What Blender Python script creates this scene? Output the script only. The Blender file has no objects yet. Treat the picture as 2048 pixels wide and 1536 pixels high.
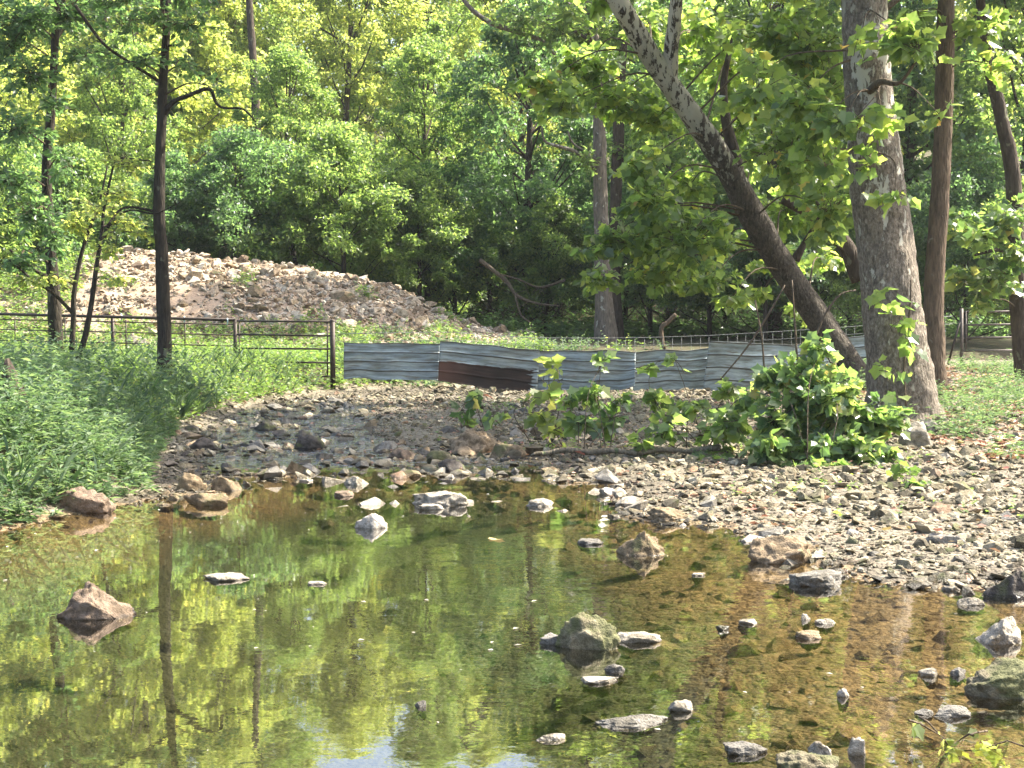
import bpy, bmesh, math, random
import numpy as np
from mathutils import Vector, Matrix, noise

# ---------------------------------------------------------------- camera, sky, sun
SC = bpy.context.scene
COL = SC.collection
F, CH, HZ = 2900.0, 1.75, 615.0           # focal length in photo pixels, eye height, horizon row
PITCH = math.atan((768 - HZ) / F)
cam = bpy.data.cameras.new("camera")
cam.sensor_width = 36; cam.lens = F / 2048 * 36; cam.clip_end = 2000; cam.clip_start = 0.1
co = bpy.data.objects.new("camera", cam); COL.objects.link(co)
co.location = (0, 0, CH); co.rotation_euler = (math.pi / 2 - PITCH, 0, 0)
SC.camera = co

SUN_EL, SUN_AZ = math.radians(50), math.radians(72)      # azimuth measured from +Y (view direction) to the right
w = bpy.data.worlds.new("World"); SC.world = w; w.use_nodes = True
nt = w.node_tree
sky = nt.nodes.new("ShaderNodeTexSky"); sky.sky_type = 'NISHITA'; sky.sun_disc = False
sky.sun_elevation = SUN_EL; sky.sun_rotation = SUN_AZ
sky.air_density = 1.0; sky.dust_density = 5.0
bg = nt.nodes["Background"]; bg.inputs[1].default_value = 0.15
nt.links.new(sky.outputs[0], bg.inputs[0])
sl = bpy.data.lights.new("sun", 'SUN'); sl.energy = 5.0; sl.angle = math.radians(0.5); sl.color = (1, .93, .8)
so = bpy.data.objects.new("sun", sl); COL.objects.link(so)
sd_ = Vector((math.sin(SUN_AZ) * math.cos(SUN_EL), math.cos(SUN_AZ) * math.cos(SUN_EL), math.sin(SUN_EL)))
so.rotation_euler = sd_.to_track_quat('Z', 'Y').to_euler()
so.location = sd_ * 60
SC.view_settings.view_transform = 'Standard'; SC.view_settings.look = 'None'
SC.view_settings.gamma = 1; SC.view_settings.use_curve_mapping = False
SC.view_settings.exposure = 1.85
SC.cycles.max_bounces = 10; SC.cycles.diffuse_bounces = 6; SC.cycles.transmission_bounces = 5
SC.cycles.transparent_max_bounces = 12; SC.cycles.use_denoising = True
SC.cycles.caustics_reflective = False; SC.cycles.caustics_refractive = False

R = random.Random(7)
RN = np.random.default_rng(11)
PI = math.pi

# ---------------------------------------------------------------- helpers
FW = Vector((0, math.cos(PITCH), -math.sin(PITCH))); UP = Vector((0, math.sin(PITCH), math.cos(PITCH)))
def ray(px, py):
    return FW + Vector((1, 0, 0)) * ((px - 1024) / F) + UP * ((768 - py) / F)
def at(px, py, Y):
    d = ray(px, py); return Vector((0, 0, CH)) + d * (Y / d.y)
def gr(px, py, z=0.0):
    d = ray(px, py); return Vector((0, 0, CH)) + d * ((z - CH) / d.z)
def ppm(Y): return F / Y
def infront(P, m=60):
    """which points of an (N,3) array fall inside the picture"""
    q = P - np.array([0, 0, CH])
    dz = q[:, 1] * FW.y + q[:, 2] * FW.z
    u = 1024 + F * q[:, 0] / dz
    v = 768 - F * (q[:, 1] * UP.y + q[:, 2] * UP.z) / dz
    return (dz > .5) & (u > -m) & (u < 2048 + m) & (v > -m) & (v < 1536 + m)

def tag(o, label=None, cat=None, group=None, kind=None):
    if label: o['label'] = label
    if cat: o['category'] = cat
    if group: o['group'] = group
    if kind: o['kind'] = kind
    return o
def empty(name, loc):
    o = bpy.data.objects.new(name, None); COL.objects.link(o); o.location = loc; o.empty_display_size = .2
    return o
def origin(par):
    v = Vector((0, 0, 0))
    while par is not None:
        v = v + par.location; par = par.parent
    return v
def mk(name, V, faces, mat, parent=None, smooth=True, loc=None, tint=None, uv=None):
    """one mesh object from world coordinates; V array, faces: list or (M,k) int array"""
    V = np.asarray(V, dtype=np.float32).reshape(-1, 3)
    o0 = np.array(origin(parent)) if parent is not None else np.zeros(3)
    l = np.array(loc) if loc is not None else o0
    me = bpy.data.meshes.new(name)
    if isinstance(faces, np.ndarray):
        k = faces.shape[1]; m = faces.shape[0]
        me.vertices.add(len(V)); me.loops.add(m * k); me.polygons.add(m)
        me.vertices.foreach_set('co', (V - l).astype(np.float32).ravel())
        me.loops.foreach_set('vertex_index', faces.astype(np.int32).ravel())
        me.polygons.foreach_set('loop_start', np.arange(0, m * k, k, dtype=np.int32))
        me.polygons.foreach_set('loop_total', np.full(m, k, dtype=np.int32))
        me.update(calc_edges=True)
    else:
        me.from_pydata((V - l).tolist(), [], faces)
    me.polygons.foreach_set('use_smooth', np.full(len(me.polygons), smooth))
    if tint is not None:
        a = me.attributes.new('tint', 'FLOAT', 'POINT'); a.data.foreach_set('value', np.asarray(tint, dtype=np.float32))
    if mat: me.materials.append(mat)
    me.update()
    o = bpy.data.objects.new(name, me); COL.objects.link(o)
    if parent is not None: o.parent = parent
    o.location = Vector(l) - Vector(o0) if parent is not None else Vector(l)
    return o
def inst(name, me, M, parent=None):
    """object sharing mesh data, M = world matrix"""
    o = bpy.data.objects.new(name, me); COL.objects.link(o)
    if parent is not None:
        o.parent = parent; M = Matrix.Translation(-origin(parent)) @ M
    o.matrix_basis = M
    return o

class MB:
    def __init__(s): s.V = []; s.F = []; s.n = 0; s.T = []
    def add(s, V, Fa, t=None):
        V = np.asarray(V, dtype=float).reshape(-1, 3)
        s.V.append(V); s.F += [tuple(i + s.n for i in f) for f in Fa]; s.n += len(V)
        s.T.append(np.full(len(V), R.random() if t is None else t)); return s
    def tube(s, pts, rad, seg=8, rough=0.0, cap=True, flare=None):
        P = [Vector(p) for p in pts]; n = len(P)
        if not hasattr(rad, '__len__'): rad = [rad] * n
        V = []; X = None
        for i in range(n):
            t = (P[min(i + 1, n - 1)] - P[max(i - 1, 0)]).normalized()
            if X is None:
                X = t.cross(Vector((0, 1, .01))) if abs(t.y) < .9 else t.cross(Vector((1, 0, 0)))
            X = (X - t * X.dot(t)).normalized(); Y = t.cross(X)
            for j in range(seg):
                a = 2 * PI * j / seg
                r = rad[i]
                if rough:
                    q = P[i] + (X * math.cos(a) + Y * math.sin(a)) * r
                    r *= 1 + rough * noise.noise(Vector((q.x * 3 / max(r, .1) * .3, q.y * 3, q.z * 1.2))) + rough * .5 * noise.noise(q * 7)
                if flare: r *= flare(i, a)
                V.append(P[i] + (X * math.cos(a) + Y * math.sin(a)) * r)
        Fa = []
        for i in range(n - 1):
            for j in range(seg):
                k = (j + 1) % seg
                Fa.append((i * seg + j, i * seg + k, (i + 1) * seg + k, (i + 1) * seg + j))
        if cap: Fa.append(tuple(range(seg))[::-1]); Fa.append(tuple((n - 1) * seg + j for j in range(seg)))
        return s.add(V, Fa)
    def box(s, a, b):
        x0, y0, z0 = a; x1, y1, z1 = b
        V = [(x0, y0, z0), (x1, y0, z0), (x1, y1, z0), (x0, y1, z0), (x0, y0, z1), (x1, y0, z1), (x1, y1, z1), (x0, y1, z1)]
        return s.add(V, [(0, 3, 2, 1), (4, 5, 6, 7), (0, 1, 5, 4), (1, 2, 6, 5), (2, 3, 7, 6), (3, 0, 4, 7)])
    def build(s, name, mat, parent=None, smooth=True, loc=None):
        return mk(name, np.concatenate(s.V), s.F, mat, parent, smooth, loc, np.concatenate(s.T))

def catmull(P, n):
    """smooth polyline through (x,y,z,r) control tuples, n steps per span"""
    A = [np.array(p, dtype=float) for p in P]; A = [2 * A[0] - A[1]] + A + [2 * A[-1] - A[-2]]
    out = []
    for i in range(1, len(A) - 2):
        for k in range(n):
            t = k / n
            out.append(.5 * (2 * A[i] + (A[i + 1] - A[i - 1]) * t + (2 * A[i - 1] - 5 * A[i] + 4 * A[i + 1] - A[i + 2]) * t * t + (3 * A[i] - A[i - 1] - 3 * A[i + 1] + A[i + 2]) * t ** 3))
    out.append(A[-2]); return out

# ---------------------------------------------------------------- materials
class NT:
    def __init__(s, name):
        s.m = bpy.data.materials.new(name); s.m.use_nodes = True; s.t = s.m.node_tree
        s.t.nodes.clear(); s.out = s.n('OutputMaterial')
    def n(s, typ, **kw):
        d = s.t.nodes.new('ShaderNode' + typ)
        for k, v in kw.items():
            if k.startswith('i_'):
                key = k[2:]; key = int(key) if key.isdigit() else key.replace('_', ' ')
                s.put(d, key, v)
            else: setattr(d, k, v)
        return d
    def put(s, d, key, v):
        if isinstance(v, bpy.types.NodeSocket): s.t.links.new(v, d.inputs[key])
        elif isinstance(v, tuple) and len(v) == 3 and d.inputs[key].type == 'RGBA': d.inputs[key].default_value = (*v, 1)
        else: d.inputs[key].default_value = v
    def math(s, op, a, b=0.0, clamp=False):
        d = s.n('Math', operation=op); d.use_clamp = clamp; s.put(d, 0, a); s.put(d, 1, b); return d.outputs[0]
    def noise(s, scale, detail=4, vec=None, rough=.5):
        d = s.n('TexNoise', i_Scale=scale, i_Detail=float(detail), i_Roughness=rough)
        if vec is not None: s.put(d, 'Vector', vec)
        return d.outputs[0]
    def ramp(s, fac, stops):
        d = s.n('ValToRGB'); s.put(d, 0, fac); e = d.color_ramp.elements
        while len(e) < len(stops): e.new(.5)
        for i, (p, c) in enumerate(stops): e[i].position = p; e[i].color = (*c, 1) if len(c) == 3 else c
        return d.outputs[0]
    def mix(s, f, a, b, mode='MIX'):
        d = s.n('Mix', data_type='RGBA', blend_type=mode); s.put(d, 0, f); s.put(d, 6, a); s.put(d, 7, b); return d.outputs[2]
    def rng(s, v, a, b, c=0., e=1.):
        d = s.n('MapRange'); s.put(d, 0, v)
        for i, x in enumerate((a, b, c, e)): s.put(d, i + 1, x)
        return d.outputs[0]
    def pos(s, sc=(1, 1, 1)):
        g = s.n('NewGeometry'); mp = s.n('Mapping'); s.t.links.new(g.outputs['Position'], mp.inputs[0]); mp.inputs['Scale'].default_value = sc
        return mp.outputs[0]
    def z(s):
        g = s.n('NewGeometry'); q = s.n('SeparateXYZ'); s.t.links.new(g.outputs['Position'], q.inputs[0]); return q.outputs
    def rnd(s):
        a = s.n('Attribute', attribute_name='tint'); o = s.n('ObjectInfo')
        return s.math('FRACT', s.math('ADD', a.outputs['Fac'], o.outputs['Random']))
    def bump(s, h, strength=.5, dist=.02):
        return s.n('Bump', i_Height=h, i_Strength=strength, i_Distance=dist).outputs[0]
    def princ(s, col, rough=.8, normal=None, spec=.5, metal=0.):
        p = s.n('BsdfPrincipled'); s.put(p, 'Base Color', col); s.put(p, 'Roughness', rough)
        s.put(p, 'Specular IOR Level', spec); s.put(p, 'Metallic', metal)
        if normal is not None: s.put(p, 'Normal', normal)
        return p.outputs[0]
    def done(s, sh): s.t.links.new(sh, s.out.inputs[0]); return s.m

def leaf_mat(name, stops, trans=(.35, .6, .08), tf=.45, rough=.45, spec=.45):
    m = NT(name); r = m.rnd()
    c = m.n('HueSaturation', i_Saturation=.80, i_Color=m.ramp(r, stops)).outputs[0]
    tc = m.mix(1.0, c, trans, 'MULTIPLY')
    v = m.n('HueSaturation', i_Value=m.rng(m.noise(.45, 2, m.pos()), .3, .7, .8, 1.25), i_Color=c).outputs[0]
    p = m.princ(v, rough - .04, None, spec + .25)
    t = m.n('BsdfTranslucent'); m.put(t, 0, tc)
    x = m.n('MixShader'); m.put(x, 0, tf); m.t.links.new(p, x.inputs[1]); m.t.links.new(t.outputs[0], x.inputs[2])
    return m.done(x.outputs[0])
# translucent light: colour ramp times trans, so values above 1 keep thin leaves bright when lit from behind
LEAF_SYC = leaf_mat('sycamore_leaf', [(0, (.06, .12, .036)), (.45, (.095, .17, .045)), (.85, (.14, .22, .05)), (.985, (.21, .27, .05)), (1, (.25, .15, .04))], (3.4, 3.2, 1.5), .6, .36)
LEAF_BUSH = leaf_mat('bush_leaf', [(0, (.04, .095, .04)), (.4, (.085, .16, .045)), (.8, (.15, .23, .06)), (.95, (.23, .28, .08)), (1, (.28, .22, .09))], (2.8, 2.8, 1.4), .5, .33)
LEAF_YEL = leaf_mat('yellow_green_leaf', [(0, (.085, .135, .03)), (.5, (.135, .20, .04)), (.9, (.19, .25, .05)), (1, (.30, .30, .07))], (3.6, 3.2, 1.9), .66, .5)
LEAF_MID = leaf_mat('mid_green_leaf', [(0, (.05, .10, .03)), (.5, (.08, .145, .036)), (1, (.13, .195, .05))], (3.6, 3.4, 1.8), .62, .42)
LEAF_DRK = leaf_mat('dark_green_leaf', [(0, (.033, .075, .03)), (.5, (.05, .11, .04)), (1, (.085, .15, .045))], (3.3, 3.4, 2.0), .58, .42)
LEAF_WEED = leaf_mat('weed_leaf', [(0, (.045, .10, .045)), (.5, (.08, .145, .065)), (1, (.14, .20, .09))], (2.3, 2.4, 1.4), .42, .62, .05)
LEAF_LIME = leaf_mat('lime_weed_leaf', [(0, (.08, .16, .025)), (.5, (.12, .21, .03)), (.93, (.17, .25, .035)), (1, (.3, .28, .06))], (2.1, 2.2, 1.2), .45, .5)
LEAF_DEAD = leaf_mat('fallen_leaf', [(0, (.30, .07, .03)), (.4, (.28, .12, .04)), (.7, (.33, .2, .07)), (1, (.4, .3, .06))], (1.1, 1.1, 1.1), .2, .6)

LEAF_PALE = leaf_mat('pale_litter', [(0, (.30, .26, .18)), (1, (.5, .48, .36))], (1., 1., 1.), .2, .6)
def bark_syc(name='sycamore_bark', z0=2.0, z1=5.0, lo=.66, hi=.47, sc=2.2, dk=1.):
    m = NT(name); zc = m.z()[2]
    big = m.noise(sc, 6, m.pos((2.2, 2.2, .9)), .68)
    th = m.rng(zc, z0, z1, lo, hi)
    mask = m.rng(m.math('SUBTRACT', big, th), -.008, .012)
    fine = m.noise(30, 8, m.pos((1, 1, .55)), .75)
    brown = m.ramp(fine, [(.30, (.04 * dk, .034 * dk, .026 * dk)), (.5, (.18 * dk, .15 * dk, .115 * dk)), (.72, (.36 * dk, .32 * dk, .26 * dk))])
    g = m.ramp(m.noise(1.3, 3, m.pos((1, 1, .5))), [(.35, (.24, .23, .17)), (.6, (.42, .40, .33))])
    scal = m.rng(m.noise(9, 3, m.pos((1.4, 1.4, .7))), .42, .52, .78, 1.15)
    brown = m.n('HueSaturation', i_Value=scal, i_Color=brown).outputs[0]
    c = m.mix(mask, brown, g)
    vo = m.n('TexVoronoi', feature='DISTANCE_TO_EDGE', i_Scale=14.0); m.put(vo, 'Vector', m.pos((1.3, 1.3, .55)))
    h = m.math('ADD', m.math('MULTIPLY', fine, .8), m.math('MULTIPLY', vo.outputs[0], .9))
    h = m.mix(mask, h, m.n('Value').outputs[0])
    return m.done(m.princ(c, .85, m.bump(h, 1.0, .05), .25))
BARK_BIG = bark_syc(z0=.8, z1=4.6, lo=.64, hi=.53, sc=2.3)
BARK_LEAN = bark_syc('leaning_sycamore_bark', 2.6, 5.0, .74, .455, 5., .42)
def bark(name, a, b, lich=(.25, .26, .2), lf=.62):
    m = NT(name); n = m.noise(18, 5, m.pos((1, 1, .25)), .65)
    c = m.ramp(n, [(.3, a), (.7, b)])
    k = m.rng(m.noise(6, 5, m.pos((1, 1, .6)), .6), lf, lf + .03)
    c = m.mix(k, c, lich)
    v = m.n('TexVoronoi', feature='DISTANCE_TO_EDGE', i_Scale=16.0); m.put(v, 'Vector', m.pos((1.4, 1.4, .28)))
    h = m.math('ADD', n, m.math('MULTIPLY', v.outputs[0], 1.2))
    return m.done(m.princ(c, .9, m.bump(h, .9, .03), .2))
BARK_DARK = bark('dark_bark', (.018, .015, .011), (.06, .05, .037), (.13, .13, .09), .63)
BARK_GREY = bark('grey_bark', (.07, .06, .045), (.22, .185, .15), (.33, .32, .27), .6)
BARK_BRN = bark('brown_bark', (.055, .04, .027), (.17, .125, .085), (.2, .18, .14), .66)
BARK_DEEP = bark('old_bark', (.03, .023, .017), (.10, .078, .058), (.15, .15, .10), .62)
TWIG = bark('twig_bark', (.06, .045, .03), (.14, .11, .075), (.2, .2, .15), .75)

def stone_mat(name, stops, wet=(.03, .062), moss=.0, sc=26, silt_depth_shade=False):
    m = NT(name); r = m.rnd(); c = m.ramp(r, stops)
    n = m.noise(sc, 6, m.pos(), .65)
    c = m.n('HueSaturation', i_Value=m.rng(n, .25, .75, .62, 1.35), i_Color=c).outputs[0]
    dk = m.rng(m.noise(11, 7, m.pos(), .72), .47, .58, 0, .8)
    c = m.mix(dk, c, m.mix(1., c, (.36, .34, .28), 'MULTIPLY'))
    if moss:
        k = m.rng(m.noise(5, 5, m.pos()), .62 - moss, .70 - moss)
        c = m.mix(m.math('MULTIPLY', k, .75), c, (.085, .095, .03))
    rough = .85
    if silt_depth_shade: c = m.mix(m.rng(m.z()[2], -.25, -.11), (.03, .035, .014), c)  # silt colour grows with depth, also painting in light lost in the water
    if wet:
        zz = m.math('ADD', m.z()[2], m.math('MULTIPLY', m.noise(9, 3, m.pos()), .03))
        k = m.rng(zz, wet[0], wet[1])
        c = m.mix(k, m.mix(1., c, (.40, .37, .32), 'MULTIPLY'), c)
        rough = m.rng(k, 0., 1., .13, .85)
    h = m.math('ADD', n, m.math('MULTIPLY', m.noise(sc * 4, 4, m.pos()), .5))
    return m.done(m.princ(c, rough, m.bump(h, .8, .02), .4))
ST_BAR = stone_mat('river_stone', [(0, (.06, .05, .03)), (.2, (.15, .125, .075)), (.45, (.27, .23, .145)), (.7, (.25, .22, .155)), (.9, (.40, .355, .26)), (1, (.28, .16, .09))], moss=.05)
ST_PILE = stone_mat('quarry_stone', [(0, (.13, .09, .055)), (.2, (.30, .22, .14)), (.45, (.42, .335, .235)), (.7, (.38, .33, .255)), (.9, (.53, .47, .375)), (1, (.40, .28, .17))], wet=False, sc=12)
ST_BED = stone_mat('submerged_stone', [(0, (.06, .042, .024)), (.4, (.17, .118, .062)), (.8, (.27, .19, .105)), (1, (.36, .27, .17))], wet=False, silt_depth_shade=True)
ST_PALE = stone_mat('pale_rock', [(0, (.25, .22, .165)), (.5, (.33, .295, .235)), (1, (.41, .37, .31))], wet=(.010, .028))
ST_RED = stone_mat('reddish_rock', [(0, (.17, .125, .085)), (1, (.23, .165, .115))], wet=(.010, .028))
ST_MOSS = stone_mat('mossy_rock', [(0, (.15, .13, .08)), (1, (.22, .19, .12))], moss=.16, wet=(.010, .028))
ST_GREY = stone_mat('grey_rock', [(0, (.14, .13, .11)), (1, (.22, .205, .175))], wet=(.010, .028))
ST_TAN = stone_mat('tan_rock', [(0, (.20, .15, .085)), (1, (.28, .205, .125))], moss=.06, wet=(.010, .028))
ST_DARK = stone_mat('dark_rock', [(0, (.07, .06, .05)), (1, (.13, .11, .09))], moss=.08)

def soil_mat(name, stops, sc=3, b=.6, rough=.95):
    m = NT(name); n = m.noise(sc, 8, m.pos(), .65)
    c = m.ramp(n, stops); h = m.noise(sc * 9, 6, m.pos(), .7)
    c = m.n('HueSaturation', i_Value=m.rng(h, .3, .7, .7, 1.3), i_Color=c).outputs[0]
    return m.done(m.princ(c, rough, m.bump(h, b, .04), .3))
M_GROUND = soil_mat('woodland_soil', [(.3, (.045, .034, .022)), (.5, (.07, .06, .03)), (.7, (.05, .075, .025))])
M_SPOIL = soil_mat('spoil_earth', [(.3, (.17, .12, .08)), (.5, (.28, .21, .145)), (.7, (.36, .29, .21))], 1.6)
def gravel_mat(name, dry):
    m = NT(name)
    v = m.n('TexVoronoi', i_Scale=16.0, i_Randomness=1.0); m.put(v, 'Vector', m.pos((1, 1, 1)))
    v2 = m.n('TexVoronoi', i_Scale=42.0); m.put(v2, 'Vector', m.pos())
    sp = m.n('SeparateColor'); m.t.links.new(v.outputs['Color'], sp.inputs[0])
    sp2 = m.n('SeparateColor'); m.t.links.new(v2.outputs['Color'], sp2.inputs[0])
    s = [(0, (.05, .04, .028)), (.5, (.15, .125, .085)), (1, (.27, .235, .17))] if dry else [(0, (.055, .037, .02)), (.5, (.165, .112, .058)), (1, (.28, .20, .11))]
    c = m.mix(.45, m.ramp(sp.outputs[0], s), m.ramp(sp2.outputs[0], s))
    if not dry:
        silt_depth_shade = m.rng(m.z()[2], -.23, -.09)
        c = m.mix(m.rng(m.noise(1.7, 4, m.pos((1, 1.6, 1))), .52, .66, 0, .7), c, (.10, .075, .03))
        c = m.mix(silt_depth_shade, (.028, .034, .013), c)  # silty bed painted darker with depth, standing in for water absorbing light
    else:
        k = m.rng(m.z()[2], .0, .03); c = m.mix(k, m.mix(1., c, (.3, .27, .22), 'MULTIPLY'), c)
    h = m.math('ADD', v.outputs['Distance'], m.math('MULTIPLY', v2.outputs['Distance'], .5))
    return m.done(m.princ(c, .8, m.bump(m.math('SUBTRACT', 1., h), 1., .03), .4))
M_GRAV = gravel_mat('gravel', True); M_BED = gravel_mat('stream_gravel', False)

def water_mat():
    m = NT('creek_water')
    n1 = m.noise(1.6, 2, m.pos((1, 1.2, 1)))
    n2 = m.noise(15, 2, m.pos((1, 1, 1)))
    calm = m.rng(m.noise(.35, 2, m.pos()), .4, .62, .3, 1.)
    zz = m.z()
    xr = m.rng(zz[0], -2., 2.5, .35, 2.1)
    h = m.math('ADD', m.math('MULTIPLY', n1, .8), m.math('MULTIPLY', n2, .10))
    h = m.math('MULTIPLY', h, m.math('MULTIPLY', calm, xr))
    rif = m.rng(m.math('ADD', zz[1], m.math('MULTIPLY', zz[0], -.15)), 15.6, 17.0)     # running water over the riffle
    h = m.math('ADD', h, m.math('MULTIPLY', m.math('MULTIPLY', m.noise(7, 3, m.pos()), rif), 14.))
    nrm = m.bump(h, 1., .0055)
    geo = m.n('NewGeometry'); dp = m.n('VectorMath', operation='DOT_PRODUCT'); m.put(dp, 0, nrm); m.t.links.new(geo.outputs['Incoming'], dp.inputs[1])
    # Schlick reflectance, the same from above and below the surface
    fres = m.math('ADD', m.math('MULTIPLY', m.math('POWER', m.math('SUBTRACT', 1., m.math('ABSOLUTE', dp.outputs['Value']), True), 3.5), .93), .06, True)
    g = m.n('BsdfGlossy', i_Roughness=.012, i_Color=(1., 1., 1.)); m.put(g, 'Normal', nrm)
    t = m.n('BsdfTransparent', i_Color=(.80, .76, .60))
    x = m.n('MixShader'); m.put(x, 0, fres); m.t.links.new(t.outputs[0], x.inputs[1]); m.t.links.new(g.outputs[0], x.inputs[2])
    return m.done(x.outputs[0])
M_WATER = water_mat()
def sheet_mat(name, rusty):
    m = NT(name)
    uv = m.n('Attribute', attribute_name='uvw'); q = m.n('SeparateXYZ'); m.t.links.new(uv.outputs['Vector'], q.inputs[0])
    mp = m.n('Mapping'); m.t.links.new(uv.outputs['Vector'], mp.inputs[0]); mp.inputs['Scale'].default_value = (.9, 3.2, 1)
    o = m.n('ObjectInfo'); ad = m.n('VectorMath', operation='ADD'); m.t.links.new(mp.outputs[0], ad.inputs[0])
    m.put(ad, 1, m.n('CombineXYZ', i_X=m.math('MULTIPLY', o.outputs['Random'], 30.)).outputs[0])
    n = m.noise(3, 7, ad.outputs[0], .65)
    c = m.ramp(n, [(.3, (.09, .10, .095)), (.45, (.19, .225, .235)), (.58, (.31, .37, .40)), (.75, (.47, .54, .57))])
    stain = m.rng(m.noise(5, 6, ad.outputs[0], .7), .53, .66, 0, .8)
    c = m.mix(stain, c, (.12, .10, .07))
    rib_line = m.math('ABSOLUTE', m.math('SUBTRACT', m.math('FRACT', m.math('ADD', m.math('MULTIPLY', q.outputs[1], 4.), .56)), .5))
    c = m.mix(m.rng(rib_line, .035, .06, .85, 0), c, (.035, .035, .033))      # dark line just below each rib
    rough, metal = .55, .3
    if rusty:
        e = m.math('MULTIPLY', m.math('SUBTRACT', m.noise(7, 4, ad.outputs[0]), .5), .28)
        k = m.math('MULTIPLY', m.rng(m.math('ADD', m.math('ADD', q.outputs[1], e), m.math('MULTIPLY', q.outputs[0], -.02)), .52, .50), m.rng(m.math('ADD', q.outputs[0], e), .955, .935))
        rc = m.ramp(n, [(.35, (.006, .004, .004)), (.5, (.018, .010, .008)), (.7, (.05, .026, .02))])
        rc = m.mix(m.rng(q.outputs[0], .0, .35, .6, 0), rc, (.16, .075, .055))
        c = m.mix(k, c, rc); metal = m.rng(k, 0., 1., .3, .0); rough = m.rng(k, 0., 1., .55, .8)
    return m.done(m.princ(c, rough, m.bump(n, .15, .01), .5, metal))
M_SHEET = sheet_mat('galvanised_sheet', False); M_RUST = sheet_mat('half_rusted_sheet', True)
def plain(name, a, b, rough=.6, metal=0., sc=20):
    m = NT(name); n = m.noise(sc, 5, m.pos(), .6)
    return m.done(m.princ(m.ramp(n, [(.3, a), (.7, b)]), rough, m.bump(n, .2, .01), .4, metal))
M_PIPE = plain('dark_rusted_pipe', (.022, .017, .014), (.055, .038, .028), .55, .3)
M_GATE = plain('weathered_gate_pipe', (.06, .05, .043), (.13, .11, .095), .6, .3)
M_WIRE = plain('galvanised_wire', (.10, .11, .11), (.20, .21, .21), .55, .4)
M_PLANK = plain('red_brown_plank', (.10, .045, .025), (.2, .095, .055), .8)
M_CAP = plain('pale_cap', (.45, .47, .47), (.55, .57, .57), .6)
M_CLIP = plain('blue_white_clip', (.45, .6, .68), (.6, .72, .78), .5)
M_LOG = bark('bleached_log', (.08, .068, .045), (.21, .18, .13), (.1, .12, .06), .6)

# ---------------------------------------------------------------- terrain
pool_px = [(-900, 1300), (-400, 1140), (-100, 1078), (0, 1066), (80, 1046), (150, 1020), (330, 998), (450, 980), (500, 962), (560, 952),
           (700, 944), (900, 950), (1050, 958), (1230, 972), (1250, 1020), (1290, 1044), (1450, 1050), (1520, 1078), (1560, 1118),
           (1700, 1146), (1870, 1164), (2060, 1192), (2500, 1260), (3500, 1500)]
POOL = [tuple(gr(x, y)[:2]) for x, y in pool_px] + [(9, 1.5), (-9, 1.5)]
rif_px = [(500, 970), (478, 905), (470, 860), (500, 826), (560, 806), (640, 800), (700, 806), (720, 835), (700, 870), (800, 905), (1000, 925), (1060, 945), (1000, 975)]
RIF = [tuple(gr(x, y)[:2]) for x, y in rif_px]
def sdist(X, Y, poly):
    d = np.full(X.shape, 1e9); ins = np.zeros(X.shape, bool); n = len(poly)
    for i in range(n):
        ax, ay = poly[i]; bx, by = poly[(i + 1) % n]; ex, ey = bx - ax, by - ay
        t = np.clip(((X - ax) * ex + (Y - ay) * ey) / (ex * ex + ey * ey), 0, 1)
        d = np.minimum(d, np.hypot(X - ax - t * ex, Y - ay - t * ey))
        c = ((ay > Y) != (by > Y)) & (X < ex * (Y - ay) / (ey if ey else 1e-9) + ax)
        ins ^= c
    d = np.where(ins, -d, d)
    if poly is POOL: d = d + .20 * vn(X, Y, 1.2, 90) + .11 * vn(X, Y, 2.9, 91)
    return d
def sstep(a, b, x):
    t = np.clip((x - a) / (b - a), 0, 1); return t * t * (3 - 2 * t)
def vn(X, Y, s, seed=0.):
    """cheap smooth value noise, -1..1"""
    X = X * s + seed * 17.3 + 1000; Y = Y * s + seed * 9.1 + 1000
    xi, yi = np.floor(X), np.floor(Y); fx, fy = X - xi, Y - yi
    fx = fx * fx * (3 - 2 * fx); fy = fy * fy * (3 - 2 * fy)
    def h(a, b):
        v = np.sin(a * 127.1 + b * 311.7) * 43758.5453; return (v - np.floor(v)) * 2 - 1
    return (h(xi, yi) * (1 - fx) + h(xi + 1, yi) * fx) * (1 - fy) + (h(xi, yi + 1) * (1 - fx) + h(xi + 1, yi + 1) * fx) * fy
XB = ([2, 8, 10, 11.5, 13.5, 16, 19, 23, 27, 29.5, 31, 33, 35, 37, 400], [-5.4, -5.1, -4.35, -4.05, -3.5, -4.1, -4.6, -4.8, -4.6, -3.9, -2.9, -1.2, 3, 60, 60])
def xbank(Y): return np.interp(Y, *XB)
CREST = ([-24, -19, -15, -13.2, -12.0, -10.6, -9.2, -7.6, -5.9, -4.7, -3.3, -2.5, -1.2, 0, 1.1, 2.3, 4.6], [0, .5, 1.5, 2.0, 2.35, 2.55, 2.4, 2.2, 2.1, 1.8, 1.45, 1.0, .42, .16, .05, .0, 0])
def mound(X, Y):
    c = np.interp(X, *CREST) * .97
    yc = 42 + .6 * vn(X, Y * 0, .3, 5)
    f = np.where(Y < yc, sstep(34.6, 42, Y) ** .85, sstep(50, 43, Y))
    return c * f * (1 + .07 * vn(X, Y, .7, 1) + .04 * vn(X, Y, 1.9, 2)) + .0
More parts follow.
